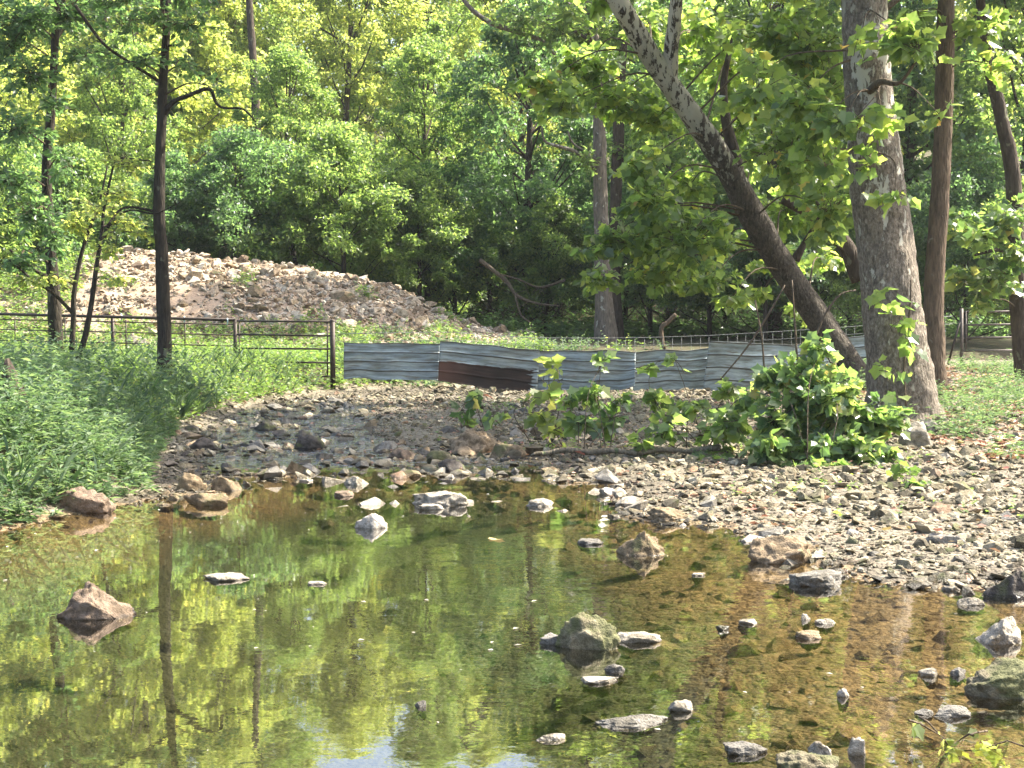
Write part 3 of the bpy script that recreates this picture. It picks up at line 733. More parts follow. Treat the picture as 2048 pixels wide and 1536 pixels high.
# sprays that hang across and beside the trunk
for px, py, Yd, rx, rz, ntw, nl, rt in [(1712, 235, 18.6, .32, .2, 7, 6, (1740, 182)), (1685, 245, 18.5, .3, .25, 8, 6, (1740, 182)), (1640, 250, 18.8, .45, .35, 12, 8, (1740, 182)),
     (1840, 95, 18.7, .5, .3, 16, 7, (1840, 110)), (1800, 60, 18.8, .4, .25, 10, 7, (1740, 20)), (1720, 90, 18.9, .3, .2, 4, 5, (1740, 20)), (1770, 250, 18.7, .25, .25, 6, 5, (1762, 165)),
     (1735, 330, 18.7, .3, .25, 6, 5, (1740, 300)), (1790, 390, 18.7, .35, .18, 6, 5, (1740, 300)), (1650, 330, 18.9, .4, .3, 10, 7, (1700, 300)), (1600, 200, 19, .5, .4, 16, 8, (1700, 120)),
     (1880, 230, 19, .3, .3, 5, 5, (1800, 165)), (1765, 590, 18.9, .22, .15, 4, 3, None), (1800, 640, 18.9, .16, .25, 4, 4, None), (1825, 690, 18.9, .14, .14, 2, 3, None), (1770, 740, 18.7, .2, .15, 3, 3, None), (1510, 180, 19.5, .5, .5, 16, 8, (1700, 100))]:
    fo.spray(A(px, py, Yd), (rx, .3, rz), ntw, nl, .17, None if rt is None else A(rt[0], rt[1], 19.5), .016, .3)
# high crown, above the frame
def crown_boughs(fo, top_pts, n, zr, rr, nl, ls, cen, ntw=16, br=None):
    for k in range(n):
        t = R.random(); z = zr[0] + (zr[1] - zr[0]) * t
        a = R.uniform(0, 2 * PI); r = R.uniform(.35, 1) * rr * (1 - .45 * abs(t - .35))
        c = Vector((cen[0] + math.cos(a) * r, cen[1] + math.sin(a) * r * .8, z))
        tp_ = min(top_pts, key=lambda p: abs(p[2] - (z - .35 * r)))
        fo.spray(c, (1.0, .9, .5), ntw, nl, ls, tp_[:3], .05, .6)
crown_boughs(fo, [p for p in tp if p[2] > 5.5], 46, (6.4, 15), 4.4, 14, .25, (5.2, 20.5))
P, B, S = fo.arrays(); leafparts(P, B, S, LOBE, LEAF_SYC, t1)
fo.tw.build('twigs', TWIG, t1)['kind'] = 'stuff'
# vine climbing the trunk
vn_ = empty('climbing_vine', A(1812, 800, 19.2)); tag(vn_, 'thin vine with pale green leaves climbing the flared sycamore trunk', 'vine')
mbv = MB(); pts = pl([(1812, 812, 19.18, 5), (1808, 740, 19.2, 5), (1812, 680, 19.25, 4), (1820, 620, 19.3, 4), (1822, 560, 19.3, 3)]); q = catmull(pts, 5)
mbv.tube([p[:3] for p in q], [p[3] for p in q], 5); mbv.build('stem', TWIG, vn_)
fv = Foliage()
for px, py in [(1785, 650), (1840, 645), (1850, 690), (1780, 600), (1755, 590), (1810, 610), (1790, 745), (1830, 750), (1765, 740), (1800, 790), (1838, 600)]:
    fv.twig(A(min(max(px, 1805), 1820), py + 8, 19.2), A(px, py, 19.05), 2, .16, .003)
P, B, S = fv.arrays(); leafparts(P, B, S, LOBE, LEAF_BUSH, vn_)

# ---------------------------------------------------------------- leaning sycamore
t2 = empty('leaning_sycamore', Vector((A(1712, 760, 25.5).x, 25.5, gz1(A(1712, 760, 25.5).x, 25.5))))
tag(t2, 'leaning sycamore trunk with peeling white bark, crossing from right base to upper middle', 'tree')
tr, tp = trunk_obj([(1735, 790, 25.5, 72), (1690, 720, 25.5, 58), (1632, 630, 25.5, 54), (1570, 540, 25.4, 53), (1515, 450, 25.2, 54), (1465, 355, 25, 48), (1415, 275, 24.8, 46), (1365, 205, 24.6, 44), (1312, 130, 24.4, 42), (1270, 60, 24.2, 42),
                    (1235, 0, 24, 40), (1190, -90, 24, 36)], BARK_LEAN, t2, 22, .08, 7, top=[(.9, 23.6, 8.4, .13), (.2, 23, 11, .07), (-.2, 22.6, 13, .02)])
limb(pl([(1338, 168, 24.5, 34), (1342, 100, 24.4, 30), (1350, 30, 24.3, 27), (1356, -80, 24.2, 24), (1340, -300, 24.0, 12)]), BARK_LEAN, t2, 14)
limb(pl([(1478, 365, 25, 32), (1466, 300, 25.1, 26), (1452, 240, 25.2, 20), (1448, 160, 25.4, 14), (1470, 60, 25.5, 8)]), BARK_DEEP, t2, 12)
limb(pl([(1565, 400, 26.2, 16), (1640, 440, 26.3, 24), (1690, 490, 26.3, 34), (1722, 560, 26.3, 38)]), BARK_DEEP, t2, 12)
limb(pl([(1590, 520, 25.5, 20), (1612, 480, 25.4, 10), (1640, 420, 25.3, 7), (1600, 360, 25.2, 5)]), BARK_DEEP, t2, 8)
fo = Foliage()
S2 = [(1090, 165, .5, .22, 20), (1180, 130, .7, .35, 40), (1230, 200, .7, .4, 44), (1310, 240, .6, .35, 30), (1120, 210, .35, .22, 14), (1400, 60, .9, .4, 34), (1450, 130, .8, .5, 46), (1550, 60, .9, .5, 50), (1290, 60, .6, .25, 12),
      (1500, 230, .6, .5, 36), (1590, 300, .8, .6, 64), (1640, 180, .6, .6, 50), (1570, 420, .7, .5, 50), (1660, 420, .5, .5, 34), (1300, 400, .5, .4, 30), (1250, 480, .55, .35, 34), (1370, 480, .7, .5, 44), (1320, 550, .5, .3, 24), (1420, 560, .45, .25, 16),
      (1380, 370, .5, .4, 24), (1490, 330, .4, .3, 14), (1170, 500, .3, .12, 7), (1520, 590, .3, .2, 6), (1650, 520, .4, .25, 12), (1620, 90, .7, .4, 30), (1280, 330, .4, .3, 18), (1450, 480, .4, .3, 12), (1200, 560, .35, .2, 12), (1460, 600, .3, .2, 8), (1560, 520, .5, .3, 18), (1600, 620, .3, .2, 7)]
for px, py, rx, rz, n_ in S2:
    tx = np.interp(py, [0, 130, 275, 450, 540, 720], [1235, 1312, 1415, 1515, 1570, 1690])
    Yd = R.uniform(23, 24.4) if abs(px - tx) > 75 + rx * 95 else R.uniform(26.6, 28); c = A(px, py, Yd)
    rt = min(tp, key=lambda p: (Vector(p[:3]) - c).length + 2 * max(0, p[2] - c.z - .6))
    fo.spray(c, (rx * 1.2, .7, rz * 1.25), int(n_ * 1.35), 9, .155, rt[:3], .022, .4)
crown_boughs(fo, [p for p in tp if p[2] > 5.5], 26, (7.2, 13), 3.6, 13, .26, (.9, 24.0), 13)
P, B, S = fo.arrays(); leafparts(P, B, S, LOBE, LEAF_SYC, t2)
fo.tw.build('twigs', TWIG, t2)['kind'] = 'stuff'

# ---------------------------------------------------------------- other near trees
def small_leaf_tree(name, label, px_trunk, bk, sprays, leafmat, tmpl=QUAD, ls=.12, limbs=(), top=None, seg=12, crown=None, nl=16, group=None, single=0, tw=.5):
    x, y, Yd, _ = px_trunk[0]; p = A(x, y, Yd)
    t = empty(name, Vector((p.x, p.y, p.z))); tag(t, label, 'tree', group)
    tr, tp = trunk_obj(px_trunk, bk, t, seg, .12, 7, top=top)
    for l in limbs: limb(pl(l), bk, t, 7)
    fo = Foliage()
    for px, py, Yd, rx, rz, n_ in sprays:
        c = A(px, py, Yd); rt = min(tp, key=lambda p: (Vector(p[:3]) - c).length + 1.5 * max(0, p[2] - c.z))
        fo.spray(c, (rx, .8, rz), n_, nl, ls, rt[:3], .02, tw, droop=.35)
    if crown: crown_boughs(fo, tp, *crown)
    if fo.P:
        P, B, S = fo.arrays()
        if single: leafparts(P, B, S, tmpl, leafmat, t, single)
        else: leafmesh('crown', P, B, S, tmpl, leafmat, t)
        fo.tw.build('twigs', TWIG, t)['kind'] = 'stuff'
    return t
small_leaf_tree('slender_tree', 'slender dark straight tree on the left bank with one crooked limb', [(328, 775, 24.4, 34), (329, 700, 24.4, 29), (326, 600, 24.4, 28), (323, 500, 24.4, 25), (318, 420, 24.4, 24), (319, 350, 24.4, 22), (323, 250, 24.4, 20), (327, 150, 24.4, 18), (333, 60, 24.4, 16), (335, -40, 24.4, 15), (340, -240, 24.4, 12)], BARK_DARK,
    [(260, 40, 24, .7, .35, 16), (380, 50, 24, .6, .35, 18), (320, 30, 23.8, .4, .3, 12), (290, 120, 24, .4, .2, 8), (370, 130, 24, .35, .2, 7), (230, 130, 24, .3, .15, 4), (440, 180, 24, .3, .15, 4)], LEAF_DRK, ls=.115,
    limbs=[[(325, 232, 24.4, 12), (345, 205, 24.3, 10), (375, 192, 24.2, 9), (418, 178, 24.1, 8), (432, 205, 24.1, 6), (448, 216, 24, 5), (485, 218, 24, 4), (512, 244, 24, 3)], [(328, 92, 24.4, 6), (365, 90, 24.3, 4)],
           [(323, 165, 24.4, 7), (255, 122, 24.2, 6), (205, 85, 24, 6), (150, 10, 23.8, 7)], [(322, 425, 24.4, 6), (250, 415, 24.2, 5), (215, 450, 24, 4)]],
    top=[(-5.7, 24.4, 9.5, .04), (-5.7, 24.4, 11, .01)], crown=(24, (6.8, 12), 2.6, 22, .15, (-5.8, 24.4)))
small_leaf_tree('bank_tree', 'dark trunk farthest left behind weeds, hung with broad green leaves', [(113, 700, 27, 30), (110, 640, 27, 28), (106, 560, 27, 25), (98, 440, 27, 21), (93, 330, 27, 19), (101, 240, 27, 18), (108, 120, 27, 16), (112, 20, 27, 15), (116, -150, 27, 12)], BARK_DARK,
    [(40, 40, 25.5, .9, .5, 60), (140, 30, 25.5, .8, .4, 44), (60, 150, 25.5, .7, .5, 36), (30, 260, 25.5, .7, .5, 32), (20, 360, 25.5, .6, .45, 30), (60, 430, 25.5, .7, .5, 32), (40, 520, 25.5, .7, .35, 26), (110, 480, 26, .4, .35, 16), (130, 320, 26, .35, .5, 16), (20, 90, 25.5, .6, .5, 24), (110, 210, 26, .35, .3, 12), (170, 110, 25.5, .5, .3, 16)], LEAF_DRK, ls=.13,
    limbs=[[(106, 560, 27, 10), (70, 540, 26.6, 7), (20, 500, 26, 5)]],
    top=[(-8.2, 27, 10, .05), (-8.1, 27, 12, .01)], crown=(24, (7.4, 13), 3.2, 22, .16, (-8.3, 27)))
small_leaf_tree('forked_sapling', 'thin sapling left of the pair, with a long branch reaching left', [(143, 700, 25.5, 12), (147, 640, 25.5, 11), (148, 590, 25.5, 10), (160, 520, 25.5, 8), (178, 460, 25.5, 7), (200, 400, 25.5, 5), (215, 330, 25.5, 3)], BARK_DARK,
    [(190, 420, 25.3, .5, .35, 16), (150, 450, 25.3, .4, .3, 14), (60, 560, 25.2, .4, .2, 12), (120, 560, 25.2, .25, .2, 6)], LEAF_YEL, ls=.105,
    limbs=[[(147, 628, 25.5, 8), (110, 590, 25.4, 7), (60, 555, 25.3, 5), (20, 520, 25.2, 4)]])
small_leaf_tree('crooked_sapling', 'thin crooked sapling between the two dark left trunks', [(155, 722, 24.6, 13), (172, 665, 24.6, 12), (184, 600, 24.6, 10), (192, 540, 24.6, 10), (203, 470, 24.6, 7), (208, 420, 24.6, 6), (218, 370, 24.6, 5), (228, 325, 24.6, 4)], BARK_DARK,
    [(250, 450, 24.4, .4, .3, 16), (240, 390, 24.4, .4, .3, 14), (215, 500, 24.4, .35, .25, 10), (285, 470, 24.4, .25, .2, 6), (230, 560, 24.4, .3, .15, 6), (250, 330, 24.4, .4, .2, 9)], LEAF_YEL, ls=.105,
    limbs=[[(203, 475, 24.6, 6), (228, 440, 24.5, 5), (262, 420, 24.4, 4), (310, 427, 24.3, 3), (360, 405, 24.2, 2)], [(228, 325, 24.6, 4), (240, 316, 24.6, 4), (300, 322, 24.5, 2.5)]])
small_leaf_tree('grey_tree', 'tall straight grey trunk standing behind the wire fence in the middle', [(1214, 712, 41, 54), (1211, 660, 41, 44), (1207, 580, 41, 36), (1204, 480, 41, 31), (1201, 380, 41, 28), (1199, 270, 41, 25), (1196, 180, 41, 22), (1188, 70, 41, 20), (1182, -60, 41, 18), (1176, -240, 41, 14)], BARK_GREY,
    [(1120, 60, 40, 1.6, .7, 26), (1040, 40, 40, 1.2, .6, 18), (1240, 60, 40, 1.3, .8, 26), (1210, 150, 40, .9, .5, 16), (1180, 320, 40.3, .7, .4, 9), (1150, 120, 40, .8, .4, 10)], LEAF_MID, ls=.17, nl=20, tw=.9,
    limbs=[[(1199, 352, 41, 14), (1180, 325, 40.8, 9), (1150, 303, 40.6, 8), (1115, 292, 40.4, 7), (1090, 282, 40.3, 5), (1083, 255, 40.2, 4)], [(1188, 68, 41, 12), (1178, 30, 40.9, 10), (1172, -20, 40.8, 9)], [(1195, 55, 41, 9), (1212, 30, 41, 8), (1235, -20, 41, 6)], [(1165, 300, 40.6, 5), (1145, 285, 40.6, 4), (1135, 262, 40.5, 3)],
           [(1190, 30, 41, 12), (1130, 5, 40.6, 9), (1110, -20, 40.4, 8)], [(1070, 75, 40.3, 9), (1030, 62, 40.3, 10), (980, 45, 40.3, 10), (940, 15, 40.3, 9), (915, -20, 40.3, 8)], [(1110, 110, 40.3, 5), (1085, 82, 40.3, 8), (1070, 75, 40.3, 9)]],
    top=[(2.2, 41, 14, .08), (2.2, 41, 16, .02)], crown=(26, (9.5, 17), 4.0, 24, .24, (2.2, 41), 14))
small_leaf_tree('twin_trunk_tree', 'darker vine-clad trunk close behind the straight grey trunk', [(1238, 712, 43, 30), (1232, 620, 43, 26), (1228, 520, 43, 24), (1232, 400, 43, 24), (1236, 300, 43, 24), (1238, 220, 43, 22), (1244, 120, 43, 18), (1250, 0, 43, 14), (1255, -160, 43, 10)], BARK_DEEP,
    [(1260, 300, 42.5, .9, .8, 14), (1245, 180, 42.5, .8, .6, 12), (1290, 400, 42.5, .9, .7, 14)], LEAF_MID, ls=.17, nl=18, tw=.8)
small_leaf_tree('straight_brown_tree', 'slim straight brown trunk just right of the massive sycamore', [(1872, 790, 23.6, 50), (1868, 700, 23.6, 44), (1868, 600, 23.6, 41), (1872, 500, 23.6, 39), (1879, 400, 23.6, 38), (1886, 280, 23.6, 37), (1889, 160, 23.6, 36), (1892, 40, 23.6, 34), (1895, -80, 23.6, 32), (1900, -300, 23.6, 26)], BARK_BRN,
    [(1960, 60, 23, .5, .4, 16), (1990, 130, 23, .4, .4, 10), (1840, 20, 23.4, .4, .3, 10)], LEAF_SYC, LOBE, ls=.17, nl=7, tw=.4,
    top=[(7.3, 23.6, 11, .12), (7.5, 23.6, 14, .03)], crown=(26, (7.5, 13.5), 3.2, 11, .26, (7.6, 23.6)))
small_leaf_tree('edge_tree', 'dark leaning trunk along the right edge behind the metal gate post', [(2052, 775, 26.5, 44), (2046, 730, 26.5, 36), (2038, 640, 26.5, 34), (2034, 560, 26.5, 33), (2030, 440, 26.5, 32), (2024, 340, 26.5, 30), (2008, 260, 26.5, 28), (1990, 180, 26.5, 26), (1974, 110, 26.5, 22), (1960, 0, 26.5, 18), (1950, -140, 26.5, 14)], BARK_DEEP,
    [(1960, 470, 26, .6, .35, 26), (2010, 430, 26, .5, .3, 22), (1930, 550, 26, .4, .25, 14), (1990, 560, 26, .6, .35, 22), (1915, 440, 26.2, .35, .25, 10), (2040, 500, 25.8, .4, .4, 16), (1960, 610, 26, .25, .15, 5)], LEAF_BUSH, LOBE, ls=.17, nl=9, tw=.4,
    limbs=[[(2034, 520, 26.5, 12), (2000, 500, 26.3, 8), (1950, 510, 26, 5)]],
    top=[(8.6, 26.5, 9, .08), (8.6, 26.5, 12, .02)], crown=(16, (7.8, 12), 2.8, 11, .26, (9, 26.5)))

# ---------------------------------------------------------------- woodland behind
def forest_proto(name, h, cr, leafmat, bk, lumps, nl, ls, low=.2, trunkr=.16, seed=1):
    r = random.Random(seed); rn = np.random.default_rng(seed)
    t = empty(name, (0, 0, 0)); mb = MB()
    lean = (r.uniform(-.6, .6), r.uniform(-.4, .4))
    pts = catmull([(0, 0, -.3, trunkr * 1.35), (lean[0] * .3, lean[1] * .3, h * .3, trunkr), (lean[0], lean[1], h * .65, trunkr * .6), (lean[0] * 1.2, lean[1] * 1.2, h * .93, trunkr * .12)], 5)
    mb.tube([p[:3] for p in pts], [p[3] for p in pts], 8, .1); trk = mb.build('trunk', bk, t)
    P, B, S = [], [], []; lm = MB()
    for k in range(lumps):
        a = k * 2.4 + r.uniform(-.5, .5); f = (k + .5) / lumps; z = h * (low + (1 - low) * f)
        prof = math.sin(PI * min(1, .22 + .78 * f) ** .9) ** .6
        rad = cr * prof * r.uniform(.3, 1.12)
        c = np.array([lean[0] * f + math.cos(a) * rad, lean[1] * f + math.sin(a) * rad, z])
        lr = cr * r.choice([.16, .22, .3, .38]) * r.uniform(.8, 1.2)
        n = int(nl * r.uniform(.5, 1.3) * (lr / cr / .27)); d = rn.normal(size=(n, 3)); d /= np.linalg.norm(d, axis=1, keepdims=True)
        # each bough carries a few flat, drooping, ragged fans of twigs
        nf = 5; fa = rn.uniform(0, 2 * PI, nf); fz = rn.uniform(-.45, .45, nf) * lr; fl_ = rn.uniform(.6, 1.7, nf) * lr
        w_ = rn.integers(0, nf, n); tt = rn.random(n) ** .6; side = rn.normal(0, .17, n) * (1.15 - tt * .7) * lr * 1.6
        ca, sa = np.cos(fa[w_] * .6 + a), np.sin(fa[w_] * .6 + a); rr = tt * fl_[w_] - .35 * lr
        q = np.stack([ca * rr - sa * side, sa * rr + ca * side, fz[w_] - .22 * tt * tt * fl_[w_] + rn.normal(0, .07, n) * lr / .8 - .25 * np.abs(side)], -1)
        P.append(c + q)
        out = d * .8 + np.array([math.cos(a), math.sin(a), 0]) * .5 + rn.normal(0, .5, (n, 3)) + np.array([0, 0, -.3])
        B.append(basis(np.array([0, 0, .9]) + rn.normal(0, .5, (n, 3)) + d * .25, out)); S.append(ls * rn.uniform(.6, 1.3, n))
        if k % 3 == 0:
            j = min(len(pts) - 1, max(1, int((f * .75 + .05) * len(pts))))
            p0 = Vector(pts[j][:3]); m = p0.lerp(Vector(c), .5) + Vector((0, 0, -.1 * rad))
            lm.tube([p0, m, c], [trunkr * .35, trunkr * .22, trunkr * .1], 5, cap=False)
    if lm.n: lm.build('limbs', bk, t)
    cr_ = leafmesh('crown', np.concatenate(P), np.concatenate(B), np.concatenate(S), QUAD, leafmat, t)
    return t
def copy_tree(t, loc, rz, s, label=None, group=None, cat='tree', first=False):
    if first: o = t
    else:
        o = t.copy(); COL.objects.link(o)
        for c in t.children:
            d = c.copy(); COL.objects.link(d); d.parent = o
    o.location = loc; o.rotation_euler.z = rz; o.scale = (s, s, s)
    tag(o, label, cat, group); return o
protos = {
 'yel': forest_proto('forest_tree', 15, 3.8, LEAF_YEL, BARK_GREY, 105, 420, .18, .12, .17, 3),
 'mid': forest_proto('forest_tree', 14, 3.6, LEAF_MID, BARK_DEEP, 105, 420, .175, .1, .17, 4),
 'drk': forest_proto('forest_tree', 12, 3.4, LEAF_DRK, BARK_DEEP, 95, 430, .17, .13, .15, 5),
 'yl2': forest_proto('forest_tree', 13, 4.2, LEAF_YEL, BARK_DEEP, 100, 420, .18, .08, .16, 6),
 'low': forest_proto('understory_tree', 5.2, 2.6, LEAF_MID, BARK_DARK, 60, 420, .13, .22, .07, 8),
 'lod': forest_proto('understory_tree', 5.0, 2.6, LEAF_DRK, BARK_DARK, 60, 420, .13, .25, .07, 9)}
used = set()
def plant(kind, px, Yd, s, label, group=None, cat='tree'):
    x = (px - 1024) / F * Yd; z = gz1(x, Yd)
    if 'understory' not in label: s *= 1.28 if Yd < 56 else 1.2
    mk_ = min(MARKS, key=lambda m: abs(m[0] - px))[1]
    lab = KIND[kind] + ' ' + (RANK[0] if Yd < 56 else RANK[1] if Yd < 70 else RANK[2] if Yd < 92 else RANK[3]) + ', ' + mk_
    if lab in LABS: lab = lab.replace(' in ', ' deeper in ', 1)
    LABS.add(lab)
    copy_tree(protos[kind], (x, Yd, z), R.uniform(0, 6.28), s, lab, group, cat, kind not in used); used.add(kind)
LABS = set()
KIND = {'yel': 'tall yellow green tree', 'yl2': 'spreading yellow green tree', 'mid': 'mid green tree', 'drk': 'dark green tree', 'low': 'low leafy green tree', 'lod': 'low dark leafy tree'}
RANK = ['in front rank of wood', 'in second rank of wood', 'on lower slope', 'on top slope']
MARKS = [(-200, 'beyond the left picture edge'), (-80, 'at the left picture edge'), (20, 'left of the first dark trunk'), (120, 'behind the first dark trunk'), (230, 'between the two dark trunks'), (330, 'behind the slender dark tree'), (430, 'just right of slender tree'),
  (520, 'above the rubble crest boulders'), (600, 'above the gate'), (700, 'above the heavy gate post'), (790, 'above the first metal sheet'), (860, 'above the sheet joint'), (950, 'above the rusty sheet'), (1040, 'left of the dark hollow'), (1120, 'above the curled sheet'),
  (1210, 'behind the straight grey trunk'), (1320, 'right of the grey trunk'), (1430, 'behind the leaning trunk top'), (1540, 'behind the leaning trunk middle'), (1660, 'behind the leaning trunk base'), (1760, 'behind the massive sycamore'), (1870, 'behind the slim brown trunk'), (1960, 'above the shaded tube gate'), (2060, 'at the right picture edge'), (2180, 'beyond the right picture edge')]
GF = 'trees of the wood behind the creek'
LAB = {'yel': 'tall yellow green tree in the sunlit wood rising beyond the rubble and fence', 'yl2': 'broad yellow green tree in the sunlit wood rising beyond the rubble and fence',
       'mid': 'mid green leafy tree in the wood rising beyond the rubble and fence', 'drk': 'dark green leafy tree in the wood rising beyond the rubble and fence',
       'low': 'low green understory tree at the edge of the wood', 'lod': 'low dark green understory tree at the edge of the wood'}
for kind, px, Yd, s in [('yel', 270, 63, 1.12), ('mid', 230, 53, .62), ('mid', 560, 50, .55), ('mid', 860, 51, .6), ('drk', 1030, 50, .7), ('drk', 1350, 49, .75), ('mid', 1560, 46, .8), ('drk', 1790, 46, .9), ('mid', 2050, 45, .9), ('yl2', -60, 50, .8),
                        ('mid', 180, 70, 1.0), ('mid', 520, 72, 1.0), ('mid', 880, 71, 1.0), ('drk', 300, 72, 1.05), ('yel', 60, 66, .9), ('yel', 420, 66, .9), ('yl2', 700, 68, .9), ('yl2', 1040, 66, .9), ('mid', 1330, 64, .95), ('yel', 1640, 62, .9), ('yel', 2040, 60, .9),
                        ('yel', 0, 86, 1.0), ('yl2', 330, 84, 1.), ('yel', 560, 90, 1.05), ('yl2', 830, 86, 1.0), ('yel', 1130, 88, 1.0), ('yel', 1450, 84, 1.0), ('yl2', 1800, 86, 1.0), ('yel', 2130, 84, 1.1),
                        ('yl2', 160, 108, 1.15), ('yel', 440, 112, 1.15), ('yl2', 700, 108, 1.1), ('yel', 960, 112, 1.05), ('yl2', 1290, 110, 1.1), ('yel', 1620, 108, 1.1), ('yl2', 1960, 110, 1.15)]:
    plant(kind, px + R.uniform(-20, 20), Yd + R.uniform(-1.5, 1.5), s * R.uniform(.92, 1.08), LAB[kind], GF)
GU = 'understory trees along the wood edge'
for kind, px, Yd, s in [('low', 690, 45.5, 1.0), ('lod', 470, 46, 1.0), ('lod', 350, 46.5, .9), ('low', 840, 46.5, .9), ('lod', 910, 49, 1.1), ('low', 1090, 47, .85), ('lod', 1300, 45, .95), ('low', 1420, 43, .9), ('lod', 1530, 41, .9), ('low', 1640, 42, .8), ('lod', 1930, 40, .95),
                        ('low', 2060, 38, .8), ('low', 190, 46, .9), ('lod', 40, 45, 1.), ('low', -80, 42, 1.), ('lod', 1250, 53, 1.1), ('lod', 1120, 56, 1.2), ('lod', 980, 57, 1.2), ('lod', 1450, 52, 1.2), ('lod', 1700, 50, 1.2), ('low', 600, 48, 1.1), ('lod', 760, 57, 1.1), ('lod', 1850, 47, 1.1)]:
    plant(kind, px, Yd, s, LAB[kind], GU)
wd_ = empty('woodland_trunk_tree', A(534, 560, 55)); tag(wd_, 'dark bare woodland trunk showing through leaves above the rubble crest', 'tree')
trunk_obj([(538, 600, 55, 24), (534, 500, 55, 22), (530, 400, 55, 20), (520, 330, 55, 20), (513, 250, 55, 18), (508, 150, 55, 16), (500, 30, 55, 14), (492, -100, 55, 10)], BARK_DEEP, wd_, 10, .15)

# ---------------------------------------------------------------- leafy bush and saplings on the bar
def bush(name, label, cx_, cy_, lumps, ls, mat, stems, nl=9, cat='bush', single=300):
    p = gr(cx_, cy_, .12); base = Vector((p.x, p.y, gz1(p.x, p.y)))
    t = empty(name, base); tag(t, label, cat); fo = Foliage()
    for px, py, Yd, rx, ry, rz, ntw in lumps:
        c = A(px, py, Yd)
        r0 = base + Vector((R.uniform(-.25, .25), R.uniform(.15, .5), 0)) if stems is None else Vector(stems[0])
        fo.spray(c, (rx, ry, rz), ntw, nl, ls, r0, .008, .28, droop=.35)
    P, B, S = fo.arrays()
    g = gz(P[:, 0], P[:, 1]); P[:, 2] = np.maximum(P[:, 2], g + .03)
    leafparts(P, B, S, LOBE, mat, t, single)
    fo.tw.build('stems', TWIG, t)['kind'] = 'stuff'; return t
bush('sycamore_bush', 'big dense bright green bush of lobed leaves in front of the sycamore roots', 1640, 930,
     [(1640, 700, 16, .18, .3, .2, 12), (1600, 750, 16, .3, .3, .28, 33), (1545, 760, 16.2, .2, .3, .28, 19), (1650, 790, 15.8, .42, .4, .32, 58), (1560, 840, 15.8, .4, .4, .36, 50), (1700, 840, 15.8, .42, .4, .3, 58), (1765, 840, 15.8, .26, .35, .28, 33),
      (1650, 890, 15.5, .55, .4, .25, 58), (1730, 905, 15.4, .35, .35, .2, 32), (1550, 900, 15.5, .32, .35, .2, 29), (1640, 935, 15.1, .3, .25, .08, 16), (1500, 800, 16.4, .16, .3, .25, 10)], .12, LEAF_BUSH, None, 8)
bush('low_sycamore_bush', 'looser low leafy bush left of the dense bright bush', 1390, 900,
     [(1440, 870, 16.4, .3, .4, .25, 18), (1380, 810, 17, .3, .4, .25, 14), (1310, 790, 17, .2, .3, .22, 10), (1330, 860, 16.6, .3, .4, .2, 12), (1460, 780, 17, .2, .3, .22, 10), (1300, 735, 17, .08, .2, .1, 3), (1420, 915, 16, .25, .3, .08, 6), (1350, 720, 17, .06, .2, .06, 2), (1470, 850, 16.2, .2, .3, .2, 10), (1290, 890, 16.4, .15, .2, .15, 5)], .125, LEAF_MID, None, 6)
bush('sycamore_sapling', 'small upright sapling with lobed leaves behind the fallen log', 1178, 905,
     [(1190, 790, 17, .18, .2, .2, 9), (1205, 725, 17, .1, .15, .12, 4), (1160, 845, 17, .25, .3, .15, 12), (1220, 840, 17, .18, .25, .14, 8), (1240, 800, 17, .1, .2, .1, 4), (1130, 800, 17, .1, .2, .1, 4)], .15, LEAF_BUSH, None, 5)
bush('thin_sapling', 'thin leafy shoot with a lime green top left of the upright sapling', 1100, 880,
     [(1100, 730, 17.6, .08, .1, .06, 4), (1100, 780, 17.6, .12, .15, .1, 5), (1080, 830, 17.6, .2, .2, .12, 7), (1060, 800, 17.6, .15, .2, .08, 4), (1105, 860, 17.6, .2, .2, .1, 6)], .14, LEAF_YEL, None, 4)
bush('creek_seedling', 'single little leafy seedling on the shoal below the rusty sheet', 950, 850, [(942, 800, 20, .14, .1, .12, 5), (930, 830, 20, .2, .2, .1, 5), (985, 835, 19.6, .2, .2, .06, 4)], .15, LEAF_BUSH, None, 4)
bush('bar_seedling', 'small seedling on dry gravel in front of the big sycamore', 1815, 975, [(1810, 945, 13.6, .12, .1, .05, 6), (1835, 972, 13.2, .16, .1, .03, 7)], .09, LEAF_LIME, None, 5)
for lab, ps in [('bare grey stick leaning out of the top of the bush', [(1440, 760, 16.6, 3), (1490, 700, 16.6, 4), (1530, 640, 16.6, 5), (1570, 570, 16.6, 3)]),
                ('thin upright pale shoot rising from the bush', [(1530, 770, 16.4, 4), (1524, 680, 16.4, 4), (1510, 600, 16.4, 3)]),
                ('second pale shoot close to the leaning trunk', [(1594, 720, 16.6, 5), (1590, 650, 16.6, 4), (1584, 560, 16.6, 3)]),
                ('arching thorny shoot in front of the leaning trunk', [(1620, 700, 16.2, 5), (1650, 630, 16.2, 5), (1680, 590, 16.2, 4), (1712, 580, 16.2, 3)])]:
    q = catmull(pl(ps), 5); mb = MB(); mb.tube([p[:3] for p in q], [p[3] for p in q], 5)
    tag(mb.build('bare_shoot', TWIG, loc=Vector(q[0][:3])), lab, 'stick')
q = catmull(pl([(1062, 914, 16.4, 5), (1100, 903, 16.5, 10), (1180, 906, 16.5, 12), (1260, 912, 16.4, 11), (1340, 912, 16.4, 11), (1440, 920, 16.2, 14)]), 6)
mb = MB(); mb.tube([(p[0], p[1], gz1(p[0], p[1]) + p[3] + .06 + .015 * math.sin(i * .9)) for i, p in enumerate(q)], [p[3] for p in q], 10, .15)
tag(mb.build('fallen_log', M_LOG, loc=Vector((q[0][0], q[0][1], .1))), 'thin bleached log lying along the shoal under the sapling', 'log')
